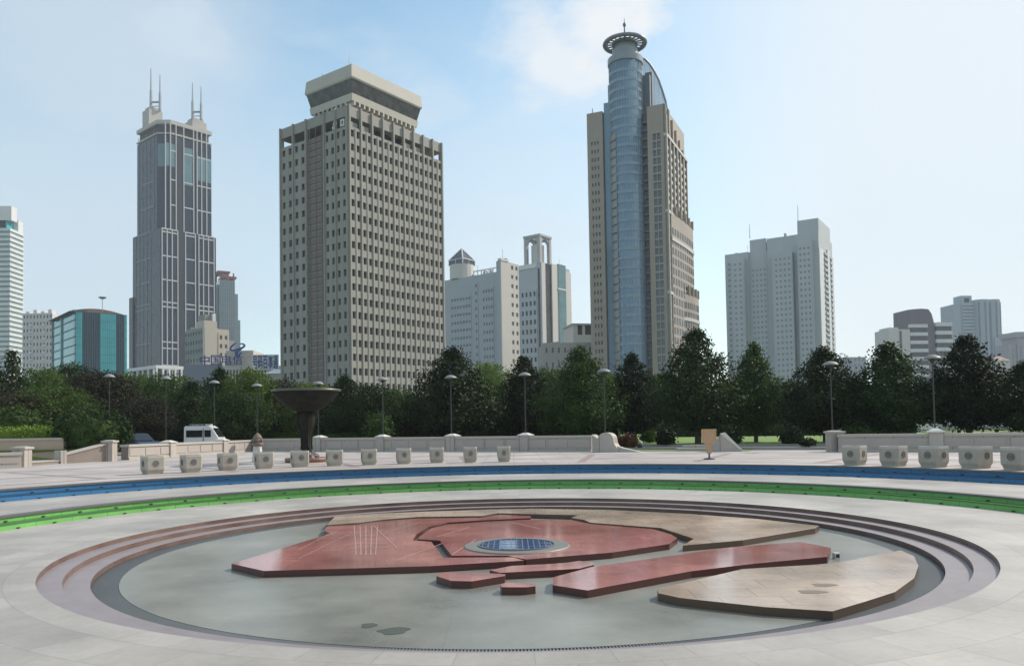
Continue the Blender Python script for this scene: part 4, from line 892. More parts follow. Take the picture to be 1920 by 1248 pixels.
rd = MB(); rc = (W_ - u2) * .28
for c in (u2 + rc * 1.0, u2 + rc * 2.45): rd.lathe([(rc, 0), (rc, zc + 1), (.01, zc + 1)], 20, (c, 3, 0))
B.part('round_bay', rd, pb, False)
ln_ = MB(); win = []
for j in range(34): z = zb_ * .02 + j * (B.z(1815, 567)) / 35; ln_.fbox((u1, 0, 1, 0, 0, -1), .5, u2 - u1 - .5, z, z + 1.5, .05, .2)
for c in (u2 + rc, u2 + rc * 2.45):
    for k in range(3): a = R(-130 + 40 * k); ln_.box(c + (rc + .02) * math.cos(a) - .6, c + (rc + .02) * math.cos(a) + .6, 3 + (rc + .1) * math.sin(a) - .4, 3 + (rc + .1) * math.sin(a) + .4, 0, zc - 2)
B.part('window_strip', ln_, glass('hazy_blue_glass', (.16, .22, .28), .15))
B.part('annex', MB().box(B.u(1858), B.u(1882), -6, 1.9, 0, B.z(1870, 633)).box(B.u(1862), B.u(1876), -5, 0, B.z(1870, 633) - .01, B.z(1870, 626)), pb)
B = Bld('distant_offices', 'pinkish grey stepped block cut off by the right edge above the trees', 'building', 1893, 665, 620, 3)
zt = B.z(1900, 645); B.part('wall', MB().box(0, B.u(1912), 1, 16, 0, zt).box(B.u(1908), B.u(1965), 0, 18, 0, B.z(1915, 632)).box(B.u(1905), B.u(1970), -1, 19, B.z(1915, 632), B.z(1915, 622)), mat('pinkish_render', (.42, .40, .42), .8))
B.part('window_strip', MB().box(B.u(1900), B.u(1903), .8, 1.1, 0, zt - 3).box(B.u(1913), B.u(1917), -.2, .1, 0, zt - 1), MATS['grey_blue_window'])
B = Bld('distant_house', 'low beige house peeping between the trees under the distant twin tower', 'building', 1868, 690, 480, 6)
zt = B.z(1880, 676); B.part('wall', MB().box(0, B.u(1894), 0, 12, 0, zt), palec); B.part('roof', MB().taper([(-.6, -.6), (B.u(1894) + .6, -.6), (B.u(1894) + .6, 12.6), (-.6, 12.6)], zt, [(2, 5), (B.u(1894) - 2, 5), (B.u(1894) - 2, 7), (2, 7)], zt + 3), mat('tile_roof', (.3, .22, .18), .8))
# ------------------------------------------------------------------ plants
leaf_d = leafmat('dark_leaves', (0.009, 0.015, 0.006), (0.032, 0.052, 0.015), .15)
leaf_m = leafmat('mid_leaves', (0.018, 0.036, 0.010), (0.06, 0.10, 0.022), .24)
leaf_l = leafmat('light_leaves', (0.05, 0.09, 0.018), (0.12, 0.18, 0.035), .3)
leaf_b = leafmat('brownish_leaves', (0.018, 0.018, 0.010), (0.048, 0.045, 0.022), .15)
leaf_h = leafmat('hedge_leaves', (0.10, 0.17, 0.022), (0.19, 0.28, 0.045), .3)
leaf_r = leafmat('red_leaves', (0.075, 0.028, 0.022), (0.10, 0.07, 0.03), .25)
bark = mat('bark', (0.075, 0.058, 0.045), .9, (.045, .035, .028), 6, .9, stretch=(1, 1, .25))

def leafclump(mb, c, out, size, n, rn, spread):
    """a spray of small leaf faces"""
    for _ in range(n):
        d = Vector((rn.gauss(0, 1), rn.gauss(0, 1), rn.gauss(0, .75))) * spread
        p = c + d
        a = (Vector((rn.uniform(-1, 1), rn.uniform(-1, 1), rn.uniform(-.5, .9))) + out * .55).normalized()
        t = a.orthogonal().normalized(); b = a.cross(t); w = rn.uniform(0, 6.28)
        t, b = t * math.cos(w) + b * math.sin(w), b * math.cos(w) - t * math.sin(w)
        l = size * rn.uniform(.7, 1.35); h = l * rn.uniform(.4, .62)
        o = len(mb.v)
        mb.v += [tuple(p - t * l), tuple(p + b * h), tuple(p + t * l), tuple(p - b * h)]
        mb.f.append((o, o + 1, o + 2, o + 3)); mb.m.append(0)

def crown_mesh(kind_, seed, Hh=7.6, Rr=3.1, base=1.0, nb=120, per=52, size=.13):
    """crown of unit tree: height Hh, radius Rr, leaves carried on branch lobes; returns crown and branch builders"""
    rn = random.Random(seed); mb = MB(); tr = MB()
    tops = Hh - .25
    tr.tube([(0, 0, -.15), (.03, .02, Hh * .25), (rn.uniform(-.12, .12), rn.uniform(-.12, .12), Hh * .6), (rn.uniform(-.1, .1), 0, tops * .93)], [.24, .18, .10, .03], 8)
    if kind_ == 'cone':
        prof = lambda f: (min(1, (1 - f) * 1.28) ** .9) * (.82 + .18 * min(1, f / .2)) + .02
    elif kind_ == 'spire':
        prof = lambda f: (1 - f) ** .95 * (.7 + .3 * min(1, f / .12)) + .02
    else:
        prof = lambda f: math.sqrt(max(0, 1 - ((f - .46) / .56) ** 2))
    for i in range(nb):
        f = ((i + rn.random()) / nb) ** (1.25 if kind_ != 'round' else 1.0); a = i * 2.39996 + rn.uniform(-.5, .5)
        h = base + f * (tops - base); rmax = Rr * prof(f) * rn.uniform(.72, 1.16)
        steps = max(1, int(rmax / .62))
        tip = Vector((math.cos(a) * rmax, math.sin(a) * rmax, h + rn.uniform(-.2, .35) + (.12 * rmax if kind_ != 'round' else 0)))
        root = Vector((0, 0, max(base * .7, h - .28 * rmax)))
        if rmax > .7 and i % 2 == 0: tr.tube([root, root.lerp(tip, .55) + Vector((0, 0, .1)), tip], [.065, .04, .012], 4, False)
        for s in range(steps):
            q = root.lerp(tip, (s + 1) / steps if steps > 1 else 1.0)
            dens = per if s == steps - 1 else int(per * .55)
            leafclump(mb, q, (q - Vector((0, 0, h - .6))).normalized(), size, max(5, dens // 2), rn, .21 + .05 * rmax)
    return mb, tr

PROTO = {}
def proto(kn, variant, lm):
    key = (kn, variant, lm.name)
    if key not in PROTO:
        k2 = (kn, variant)
        if k2 not in PROTO:
            par = {'cone': dict(Rr=3.3, base=1.35, nb=190, per=80, size=.115), 'spire': dict(Rr=2.0, base=.6, nb=130, per=50), 'round': dict(Rr=3.5, base=1.2, nb=160, per=74, size=.125)}[kn]
            cb, tb = crown_mesh(kn, 11 + variant * 7, **par)
            mc = bpy.data.meshes.new('crown'); mc.from_pydata(cb.v, [], cb.f)
            mt = bpy.data.meshes.new('trunk'); mt.from_pydata(tb.v, [], tb.f); mt.materials.append(bark)
            PROTO[k2] = (mc, mt)
        mc, mt = PROTO[k2]
        if mc.materials: mc = mc.copy()
        mc.materials.append(lm); PROTO[key] = (mc, mt)
    return PROTO[key]
def tree(px, ytop, wpx, Y, kn, variant, lm, name, label, group, rz, cat='tree'):
    """stands on the lawn at distance Y; its top and spread measured from the photograph"""
    P = at(px, 800, Y); z0 = ZP + .02; hgt = zz(px, ytop, Y) - z0; rad = wpx / 2 / F * Y * 1.12
    o = empty(name, (P.x, P.y, z0), rz); tag(o, label, cat, group)
    mc, mt = proto(kn, variant, lm); Rr = {'cone': 3.3, 'spire': 2.0, 'round': 3.5}[kn]
    s = (rad / Rr / 1.0, rad / Rr / 1.0, hgt / 7.6)
    for nm, me in (('crown', mc), ('trunk', mt)):
        c = bpy.data.objects.new(nm, me); COL.objects.link(c); c.parent = o; c.scale = s
    return o
GR = 'dark trees in the row behind the right-hand wall and opening'
row = [
 (848, 650, 150, 58, 'cone', 0, leaf_d, 'dark bushy tree covering the lower right corner of the brown tower'),
 (984, 668, 108, 62, 'cone', 1, leaf_d, 'dark round-topped tree below the lantern tower, behind a street lamp'),
 (1090, 652, 132, 57, 'cone', 2, leaf_m, 'green pointed tree in front of the low grey brick block'),
 (1188, 661, 104, 60, 'cone', 0, leaf_d, 'dark tree standing in front of the foot of the ringed tower'),
 (1308, 617, 150, 55, 'cone', 1, leaf_d, 'tallest and widest dark tree, right of the ringed tower, behind the orange sign'),
 (1417, 645, 104, 57, 'cone', 2, leaf_d, 'narrow dark tree before the left half of the residential slab'),
 (1548, 649, 148, 54, 'cone', 0, leaf_d, 'dark tree behind a lamp, before the right edge of the residential slab'),
 (1670, 645, 158, 52, 'cone', 2, leaf_d, 'ragged dark tree left of the slim lamp and below the striped offices'),
 (1817, 628, 150, 50, 'cone', 1, leaf_d, 'tall dark tree right of the slim lamp, below the distant twin tower'),
 (1922, 676, 120, 49, 'cone', 0, leaf_d, 'dark tree cut off by the right edge of the picture'),
]
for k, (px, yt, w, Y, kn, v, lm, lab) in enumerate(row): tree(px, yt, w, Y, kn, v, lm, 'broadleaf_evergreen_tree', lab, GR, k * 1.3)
GB = 'paler trees further back behind the dark row'
back = [
 (921, 680, 90, 92, 'round', 0, leaf_l, 'sunlit yellow-green tree between the two dark trees under the grey building'),
 (1035, 690, 90, 96, 'round', 1, leaf_m, 'mid-green tree filling the gap left of the brick block tree'),
 (1140, 700, 80, 98, 'round', 0, leaf_m, 'mid-green tree in the gap left of the foot of the ringed tower'),
 (1245, 700, 90, 100, 'round', 1, leaf_d, 'dim tree in the gap left of the tallest dark tree'),
 (1372, 712, 90, 100, 'round', 0, leaf_d, 'dim tree in the gap right of the tallest dark tree'),
 (1478, 715, 90, 98, 'round', 1, leaf_d, 'dim tree in the gap left of the tree with a lamp before it'),
 (1608, 712, 80, 98, 'round', 0, leaf_d, 'dim tree in the gap below the small distant pale blue block'),
 (1745, 716, 80, 96, 'round', 1, leaf_m, 'dim green tree right behind the slim lamp on the right'),
 (1880, 705, 80, 96, 'round', 0, leaf_m, 'dim green tree in the gap beside the right-edge tree'),
]
for k, (px, yt, w, Y, kn, v, lm, lab) in enumerate(back): tree(px, yt, w, Y, kn, v, lm, 'park_tree', lab, GB, k * 2.1)
GL = 'park trees massed on the left'
left = [
 (22, 655, 74, 66, 'spire', 0, leaf_d, 'dark spiky conifer in front of the banded tower'),
 (-14, 672, 90, 64, 'spire', 1, leaf_d, 'dark conifer cut off by the left edge'),
 (75, 690, 96, 72, 'round', 0, leaf_m, 'green tree below the speckled apartment block'),
 (132, 682, 80, 76, 'round', 1, leaf_m, 'light green tree below the left end of the teal glass block'),
 (190, 695, 120, 66, 'round', 2, leaf_b, 'dark brownish tree below the middle of the teal glass block'),
 (100, 725, 130, 58, 'round', 1, leaf_b, 'brownish olive tree behind the rounded shrub, left of the brown one'),
 (18, 735, 130, 56, 'round', 2, leaf_m, 'bluish green tree above the clipped hedge at the left edge'),
 (253, 700, 90, 78, 'round', 0, leaf_l, 'light green tree left of the white arcade'),
 (268, 745, 100, 60, 'round', 2, leaf_b, 'grey-olive tree just left of the parked white van'),
 (318, 702, 110, 76, 'round', 1, leaf_l, 'pale feathery tree right below the white arcade'),
 (362, 715, 110, 68, 'cone', 1, leaf_d, 'dark tree directly above the parked white van'),
 (412, 692, 100, 72, 'cone', 2, leaf_d, 'dark tree below the blue sign emblem'),
 (470, 692, 86, 70, 'round', 0, leaf_m, 'tree with an uneven top left of the bronze bowl'),
 (448, 735, 110, 62, 'round', 1, leaf_d, 'low dark tree behind the carved stone post'),
 (527, 712, 96, 72, 'round', 2, leaf_m, 'tree behind the left rim of the bronze bowl'),
 (588, 718, 100, 66, 'round', 0, leaf_d, 'dark tree behind the stem of the bronze bowl'),
 (648, 702, 104, 64, 'cone', 0, leaf_m, 'green tree just right of the bronze bowl'),
 (700, 722, 92, 62, 'round', 1, leaf_m, 'green tree with drooping outline left of the tall lamp before the brown tower'),
 (752, 728, 90, 70, 'round', 0, leaf_l, 'bright yellow-green tree before the foot of the brown tower'),
 (790, 742, 80, 64, 'round', 2, leaf_d, 'low dark tree tucked against the bushy tree at the corner of the brown tower'),
]
for k, (px, yt, w, Y, kn, v, lm, lab) in enumerate(left): tree(px, yt, w, Y, kn, v % 3, lm, 'park_tree' if kn != 'spire' else 'conifer', lab, GL, k * 1.7)

def shrub(px, y0, ytop, wpx, Y, lm, name, label, seed, group=None, n=1500, size=.09, sq=1.0, core=True):
    P = at(px, y0, Y); z0 = ZP + .02; rad = wpx / 2 / F * Y; hgt = zz(px, ytop, Y) - z0
    o = empty(name, (P.x, P.y, z0)); tag(o, label, 'shrub', group); rn = random.Random(seed); mb = MB()
    for i in range(n // 10):
        a = rn.uniform(0, 6.283); cz = rn.uniform(-.75, 1); r = math.sqrt(1 - cz * cz) if cz > -1 else 0
        d = Vector((r * math.cos(a), r * math.sin(a), cz)); k = rn.uniform(.84, 1.0)
        leafclump(mb, Vector((d.x * rad * k, d.y * rad * sq * k, hgt / 2 + d.z * hgt / 2 * k)), d, size, 10, rn, size * 1.1)
    mb.build('foliage', lm, o)
    if core: MB().lathe([(.01, 0.02), (.6 * rad, .05), (.84 * rad, hgt * .3), (.87 * rad, hgt * .55), (.6 * rad, hgt * .84), (.01, hgt * .9)], 16).build('stems', lm, o).scale = (.86, .86 * sq, .92)
    MB().tube([(0, 0, -.1), (0, 0, hgt * .3)], .06, 6).build('trunk', bark, o)
    return o
GT = 'clipped round bushes on the lawn'
shrub(1248, 832, 806, 31, 50, leaf_d, 'topiary_bush', 'clipped round dark bush on the lawn left of the orange sign', 1, GT)
shrub(1374, 832, 806, 30, 50, leaf_d, 'topiary_bush', 'clipped round dark bush just right of the sloping stone cheek wall', 2, GT)
shrub(1485, 833, 806, 37, 48, leaf_d, 'topiary_bush', 'clipped round dark bush left of the stone post of the right-hand wall', 3, GT)
shrub(172, 832, 768, 150, 46, leaf_m, 'shrub', 'big rounded green shrub behind the sloping wall on the left', 4, None, 3600, .1, .7)
shrub(1178, 843, 812, 34, 45, leaf_r, 'shrub', 'small dark reddish shrub beside the scrolled end of the middle wall', 5, None, 900, .07)
shrub(1218, 833, 808, 30, 60, leaf_l, 'shrub', 'low bright yellow-green shrub left of the first clipped round bush', 6, None, 900, .08)
shrub(711, 820, 772, 56, 53, leaf_m, 'shrub', 'drooping grey-green shrub behind the middle wall under the tall lamp', 7, None, 1500, .09)
shrub(30, 815, 762, 120, 50, leaf_m, 'shrub', 'dense green shrub rising behind the clipped hedge at the left edge', 8, None, 2200, .1, .6)
shrub(100, 812, 778, 90, 52, leaf_d, 'shrub', 'dark shrub between the hedge and the big rounded green shrub', 9, None, 1600, .1, .6)
shrub(1516, 838, 822, 26, 44, leaf_d, 'shrub', 'low dark shrub at the foot of the stone post of the right-hand wall', 10, None, 600, .06)

def hedge(pa, pb, z0, h, w, lm, label, seed, dens=34, size=.075, group=None):
    a, b = Vector(pa[:2]), Vector(pb[:2]); L_ = (b - a).length; ang = math.atan2(b.y - a.y, b.x - a.x)
    o = empty('hedge', (a.x, a.y, z0), ang); tag(o, label, 'hedge', group); rn = random.Random(seed); mb = MB()
    for i in range(int(L_ * dens * 2.5 / 8)):
        u = rn.uniform(0, L_); s = rn.random()
        if s < .5: c, out = Vector((u, 0, rn.uniform(0, h))), Vector((0, -1, 0))
        else: c, out = Vector((u, rn.uniform(0, w), h)), Vector((0, 0, 1))
        leafclump(mb, c, out, size, 8, rn, size * 1.4)
    mb.build('foliage', lm, o); MB().box(.05, L_ - .05, .06, w - .05, 0, h - .05).build('stems', lm, o)
    return o
hl = G(-70, 829, 1.05)
def base(px, Y): p = at(px, 800, Y); return (p.x, p.y)
hedge(base(-60, 44), base(124, 45), zz(60, 821, 44.5), .55, 1.4, leaf_h, 'bright clipped hedge on top of the tan retaining wall on the left', 21, 70)
hedge(base(232, 64), base(360, 68), ZP, 1.35, 1.5, leaf_d, 'tall dark clipped hedge left of the white van', 22, 50)
hedge(base(478, 64), base(690, 61), ZP, 1.15, 1.6, leaf_m, 'long low green hedge behind the bronze bowl and middle wall', 23, 60)
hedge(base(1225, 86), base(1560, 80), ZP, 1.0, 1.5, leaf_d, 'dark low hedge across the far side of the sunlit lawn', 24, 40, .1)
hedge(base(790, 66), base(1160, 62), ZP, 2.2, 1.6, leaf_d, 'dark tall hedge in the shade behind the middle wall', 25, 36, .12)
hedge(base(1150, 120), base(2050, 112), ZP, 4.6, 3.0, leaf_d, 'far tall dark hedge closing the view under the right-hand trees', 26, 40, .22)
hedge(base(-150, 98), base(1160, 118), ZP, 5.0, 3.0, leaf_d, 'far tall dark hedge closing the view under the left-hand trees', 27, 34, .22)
hedge(base(1580, 66), base(1720, 64), ZP, .9, 1.2, leaf_m, 'low green hedge behind the left part of the right-hand wall', 28, 50, .08)

# ------------------------------------------------------------------ stone walls, posts and stairs round the plaza
stw = paving('wall_granite', (0.43, 0.385, 0.345), (0.385, 0.345, 0.31), (0.2, 0.17, 0.15), 1.15, 3.0, .6, off=0, msize=.02, blotch=.25)
cop = mat('coping_stone', (0.44, 0.41, 0.37), .65, (.37, .34, .31), 1.5)
capm = mat('pale_cap', (0.60, 0.58, 0.54), .6, (.52, .5, .47), 3)
def wall_run(a, b, h, posts, label, name='parapet_wall', th=.42, group=None, post_h=.16, cat='wall'):
    a, b = a.to_2d(), b.to_2d(); L_ = (b - a).length; ang = math.atan2(b.y - a.y, b.x - a.x)
    o = empty(name, (a.x, a.y, ZP), ang); tag(o, label, cat, group)
    MB().box(0, L_, -th / 2, th / 2, 0, h - .12).build('wall', stw, o)
    MB().box(-.03, L_ + .03, -th / 2 - .06, th / 2 + .06, h - .12, h).build('coping', cop, o)
    MB().box(0, L_, -th / 2 - .05, -th / 2 - .002, 0, .12).build('plinth', cop, o)
    pa = MB(); pw = 1.3; n = int(L_ / pw)
    for i in range(n): pa.box(i * L_ / n + .10, (i + 1) * L_ / n - .10, -th / 2 - .025, -th / 2 - .001, .2, h - .2)
    pa.build('panels', mat('pinkish_panel', (0.41, 0.36, 0.325), .6, (.36, .315, .285), .8), o)
    for px in posts:
        r = ray(px, 830); d = (b - a) / L_; t = (a.y * r.x - a.x * r.y) / (d.x * r.y - d.y * r.x)
        pt = MB().box(t - .27, t + .27, -th / 2 - .1, th / 2 + .1, 0, h + post_h * .2).build('post', stw, o)
        MB().taper([(t - .36, -.36), (t + .36, -.36), (t + .36, .36), (t - .36, .36)], h + post_h * .2, [(t - .36, -.36), (t + .36, -.36), (t + .36, .36), (t - .36, .36)], h + post_h * .5).taper([(t - .33, -.33), (t + .33, -.33), (t + .33, .33), (t - .33, .33)], h + post_h * .5 - .001, [(t - .1, -.1), (t + .1, -.1), (t + .1, .1), (t - .1, .1)], h + post_h * 1.15).build('post_cap', capm, pt)
    return o
mid = wall_run(A0, A1, .87, [600, 718, 849, 986], 'long pinkish stone parapet wall with pale capped posts across the middle, behind the planters')
rw = wall_run(B0, B1, .80, [1755], 'stone parapet wall on the right behind the big planters', post_h=.2)
L0, L1 = G(234, 862, ZP), G(470, 846, ZP)
lw_ = wall_run(L0, L1, .80, [316, 416], 'sunlit cream stone parapet wall on the left in front of the white van', post_h=.14)
# end posts
def post(px, y, w, h, label, P=None, rot=0.0):
    P = P or G(px, y, ZP); o = empty('stone_post', (P.x, P.y, ZP), rot); tag(o, label, 'post')
    MB().box(-w / 2, w / 2, -w / 2, w / 2, 0, h).build('shaft', stw, o)
    MB().box(-w / 2 - .06, w / 2 + .06, -w / 2 - .06, w / 2 + .06, h, h + .09).taper([(-w / 2, -w / 2), (w / 2, -w / 2), (w / 2, w / 2), (-w / 2, w / 2)], h + .089, [(-w / 4, -w / 4), (w / 4, -w / 4), (w / 4, w / 4), (-w / 4, w / 4)], h + .12).build('cap', cop, o)
    return o
post(1578, 846, .62, .86, 'thick stone post with a pale cap at the left end of the right-hand wall', P=G(1570, 846, ZP) - Vector((wdir.x, wdir.y, 0)) * .1)
post(206, 864, .5, .95, 'square stone post with a sunlit side ending the sloping wall on the left')
post(41, 875, .55, .78, 'stone end post with flat cap at the lower left edge, nearest the camera')
# scrolled end of the middle wall: a drum and a curb running out
S = G(1128, 847, ZP); sc = empty('scroll_end', S, math.atan2(wdir.y, wdir.x)); tag(sc, 'scroll-shaped stone end of the middle wall with a rounded shoulder and low curb', 'wall end')
def yz(mb, poly, y0, y1): return xz_prism(mb, poly, y0, y1)
n = 12; ox = .35
scp = [(-.4, 0), (-.4, .92)] + [(ox - .42 * math.cos(math.pi * i / n), .92 + .32 * math.sin(math.pi * i / n) - .22) for i in range(n + 1)] + [(ox + .46, .45), (ox + .62, .22), (ox + .7, 0)]
yz(MB(), scp, -.3, .3).build('drum', stw, sc)
yz(MB(), [(ox + .66, 0), (ox + .58, .30), (ox + .95, .2), (ox + 1.5, .08), (ox + 1.9, .0)], -.2, .2).build('curb', cop, sc)
S2 = G(1350, 846, ZP); s2 = empty('cheek_wall', S2, -.2); tag(s2, 'sloping stone cheek wall with a sunlit face beside the lawn steps, right of the orange sign', 'wall')
yz(MB(), [(-.55, 0), (-.55, .52), (-.1, .62), (.05, .88), (.2, .92), (1.05, 0.0)], -.25, .25).build('wall', stw, s2)
yz(MB(), [(.02, .885), (.2, .925), (.26, .94), (1.14, 0.0), (1.05, 0)], -.29, .29).build('coping', capm, s2)
S3 = G(1300, 845, ZP); s3 = empty('stone_step', S3, -.45); tag(s3, 'low stone step where the plaza meets the path left of the orange sign', 'step')
MB().box(-.9, .75, 0, .55, 0, .14).build('tread', cop, s3); MB().box(-.7, .55, .551, 1.0, 0, .28).build('riser', stw, s3)
# left side: sloping ramp wall, lawn bank, tan retaining wall, end wall
Q0, Q1 = G(118, 868.5, ZP), G(198, 864.5, ZP)
rp = empty('ramp_wall', Q0, math.atan2(Q1.y - Q0.y, Q1.x - Q0.x)); tag(rp, 'low brown wall with a coping that slopes up to the square post on the left', 'wall')
LL = (Q1 - Q0).length
yz(MB(), [(0, 0), (0, .36), (LL, .82), (LL, 0)], 0, .35).build('wall', mat('brown_stone', (.25, .205, .175), .7, (.19, .155, .135), 1.2, .9), rp)
yz(MB(), [(-.02, .36), (-.02, .44), (LL, .90), (LL, .82)], -.05, .4).build('coping', cop, rp)
q = G(120, 868, ZP); pq = MB().box(-.16, .14, -.08, .42, 0, .62).build('post', stw, rp)
U0, U1 = G(48, 873.5, ZP), G(116, 868.5, ZP)
ku = empty('low_curb', U0, math.atan2(U1.y - U0.y, U1.x - U0.x)); tag(ku, 'low dark stone curb at the edge of the left grass bank', 'kerb')
MB().box(0, (U1 - U0).length - .2, 0, .3, 0, .13).build('curb', MATS['brown_stone'], ku); MB().box(-.02, (U1 - U0).length - .2, -.03, .33, .131, .17).build('coping', cop, ku)
E0, E1 = G(-60, 880, ZP), G(38, 876, ZP)
ew_ = wall_run(E0, E1, .66, [], 'short stone wall running out of the left edge beside the nearest end post', name='parapet_wall')
bk = MB(); b0, b1, b2, b3 = G(-60, 866, ZP), G(205, 858, ZP), at(225, 800, 45), at(-90, 800, 43.4)
bk.add([(b0.x, b0.y + .8, ZP + .03), (b1.x, b1.y, ZP + .03), (b2.x, b2.y, ZP + .55), (b3.x, b3.y, ZP + .55)], [(0, 1, 2, 3)]); kind(bk.build('lawn_bank', grassm), 'structure')
r0, r1 = at(-70, 800, 43.8), at(119, 800, 44.6)
rt_ = empty('retaining_wall', (r0.x, r0.y, ZP), math.atan2(r1.y - r0.y, r1.x - r0.x)); tag(rt_, 'tan retaining wall under the bright clipped hedge on the left', 'wall')
rl = (r1 - r0).length; hh = zz(60, 821, 44.2) - ZP
MB().box(0, rl, 0, .4, 0, hh - .12).build('wall', mat('tan_stone', (.42, .33, .25), .7, (.36, .285, .22), 1.0, .9), rt_); MB().box(0, rl + .1, -.06, 1.6, hh - .119, hh).build('coping', cop, rt_)
gp = MB(); g0, g1 = G(216, 862, ZP), G(232, 862, ZP)
# ------------------------------------------------------------------ planters
plm = mat('planter_stone', (0.42, 0.385, 0.33), .75, (.31, .285, .245), 3, 1.0, bump=.3, bscale=40, vary=True)
plr = mat('planter_rim', (0.50, 0.47, 0.42), .7, (.42, .395, .355), 4)
soil = mat('soil', (.05, .04, .03), .95)
emd = mat('emblem_stone', (.11, .105, .095), .8, (.18, .17, .15), 9)
def make_planter():
    o = empty('stone_planter', (0, 0, 0)); W2, hh = .30, .58
    def octo(r, k): c = r - k; return [(c, -r), (r, -c), (r, c), (c, r), (-c, r), (-r, c), (-r, -c), (-c, -r)]
    b = MB(); b.taper(octo(W2 * .84, .04), .0, octo(W2 * .87, .04), .07).taper(octo(W2 * .89, .045), .069, octo(W2, .05), .15).taper(octo(W2, .05), .149, octo(W2, .05), hh - .07)
    b.build('tub', plm, o)
    r = MB(); i_, o_ = octo(W2 - .05, .04), octo(W2 + .004, .052)
    r.v += [(x, y, hh - .07) for x, y in o_] + [(x, y, hh) for x, y in o_] + [(x, y, hh) for x, y in i_] + [(x, y, hh - .06) for x, y in i_] + [(x, y, hh - .07) for x, y in i_]
    for k in range(4):
        for j in range(8): r.f.append((k * 8 + j, k * 8 + (j + 1) % 8, k * 8 + 8 + (j + 1) % 8, k * 8 + 8 + j)); r.m.append(0)
    for j in range(8): r.f.append((j, 32 + j, 32 + (j + 1) % 8, (j + 1) % 8)); r.m.append(0)
    r.build('rim', plr, o)
    MB().prism(octo(W2 - .048, .04), hh - .065, hh - .05).build('soil', soil, o)
    for (a) in (0, 1, 2, 3):
        e = MB(); n = 16; R0 = .085
        for (ra, rb, d) in ((.0, .055, .014), (.075, .1, .012)):
            for i in range(n):
                t0, t1 = 2 * math.pi * i / n, 2 * math.pi * (i + 1) / n
                P = lambda r_, t, y: (r_ * math.cos(t), y, .34 + r_ * math.sin(t))
                e.hexa([P(max(ra, .002), t0, -W2 - d), P(rb, t0, -W2 - d), P(rb, t1, -W2 - d), P(max(ra, .002), t1, -W2 - d), P(max(ra, .002), t0, -W2 + .01), P(rb, t0, -W2 + .01), P(rb, t1, -W2 + .01), P(max(ra, .002), t1, -W2 + .01)])
        eo = e.build('round_emblem', emd, o); eo.rotation_euler.z = a * math.pi / 2
    return o
pl = make_planter(); first = True
PLS = [(286, 890, 38, 'first at the left end of the left row'), (358, 887, 36, 'second of the left row, below the white van'), (427, 883, 35, 'third of the left row from its left end'), (495, 880, 34, 'beside the carved post, left of the bronze bowl'), (562, 877, 33, 'hiding the left part of the bronze bowl base'), (627, 875, 31, 'just right of the bronze bowl base'), (692, 873, 30, 'below the second capped post of the middle wall'), (757, 871, 29, 'fifth of the left row counting from its right end minus one place, below the bright yellow-green tree'), (819, 869, 28, 'third from the right end of the left row'), (882, 868, 27, 'second from the right end of the left row'), (945, 867, 27, 'last on the right of the left row, nearest the middle'),
       (1603, 873, 38, 'first of the right row, beside the thick post'), (1676, 875, 42, 'second of the right row from its left end'), (1751, 877, 44, 'middle of the right row, below a wall post'), (1830, 879, 48, 'fourth of the right row from its left'), (1912, 882, 52, 'largest in view, cut off by the right edge')]
PLS[7] = (757, 871, 29, 'fourth from the right end of the left row')
for px, y, w, lab in PLS:
    P = G(px, y - 2, ZP); dpt = P.y
    o = pl if first else copy_tree(pl); first = False
    rad = math.atan2(P.y - CY, P.x - CX)
    s = w / F * dpt / .67; o.location = (P.x, P.y, ZP); o.scale = (s, s, 1.06)
    o.rotation_euler.z = rad - math.pi / 2 if px < 1000 else rad - math.pi / 2 - .08
    tag(o, 'round-emblem stone planter, ' + lab, 'planter', 'stone planters round the blue steps')
# ------------------------------------------------------------------ lamps
lampw = mat('lamp_white', (.25, .26, .255), .6); pole = mat('lamp_pole', (.04, .043, .043), .5)
def make_lamp():
    o = empty('street_lamp', (0, 0, 0))
    MB().tube([(0, 0, 0), (0, 0, .5), (0, 0, .52), (0, 0, 4.45)], [.08, .075, .042, .03], 8).build('pole', pole, o)
    MB().lathe([(.005, 4.76), (.14, 4.74), (.28, 4.68), (.38, 4.58), (.39, 4.55), (.26, 4.55), (.005, 4.57)], 20).build('shade', lampw, o, True)
    MB().lathe([(.04, 4.4), (.10, 4.44), (.12, 4.52), (.05, 4.56)], 12).tube([(-.22, 0, 4.54), (0, 0, 4.36)], .015, 5).tube([(.22, 0, 4.54), (0, 0, 4.36)], .015, 5).build('bracket', pole, o)
    MB().lathe([(.15, 0), (.15, .06), (.1, .12), (.08, .16)], 12).build('base', pole, o)
    return o
lp = make_lamp(); first = True
for (px, yt, lab) in ((205, 700, 'left-most one, before the brownish tree'), (311, 704, 'left of the white van, below the white arcade'), (402, 712, 'above the right end of the white van'), (482, 718, 'left of the bronze bowl, above the carved post'), (597, 714, 'showing just over the rim of the bronze bowl'), (718, 706, 'before the lit face of the brown tower'), (846, 702, 'before the bushy tree at the brown tower corner'), (985, 697, 'below the lantern tower, behind the last small planter'), (1134, 690, 'left of the ringed tower, by the scroll end'), (1560, 676, 'at the right edge of the residential slab'), (1752, 664, 'right-most one, below the striped offices')):
    r = ray(px, 780).to_2d(); a = A0.to_2d() + wn * 2.0; t = (a.x * wdir.y - a.y * wdir.x) / (r.x * wdir.y - r.y * wdir.x); P = r * t
    if px < 470: P = Vector((at(px, 800, 58).x, 58))
    top = zz(px, yt, P.y); o = lp if first else copy_tree(lp); first = False
    o.location = (P.x, P.y, ZP); o.scale.z = (top - ZP) / 4.78
    tag(o, 'street lamp with a white dome shade, ' + lab, 'street lamp', 'dome-shaded street lamps behind the walls')
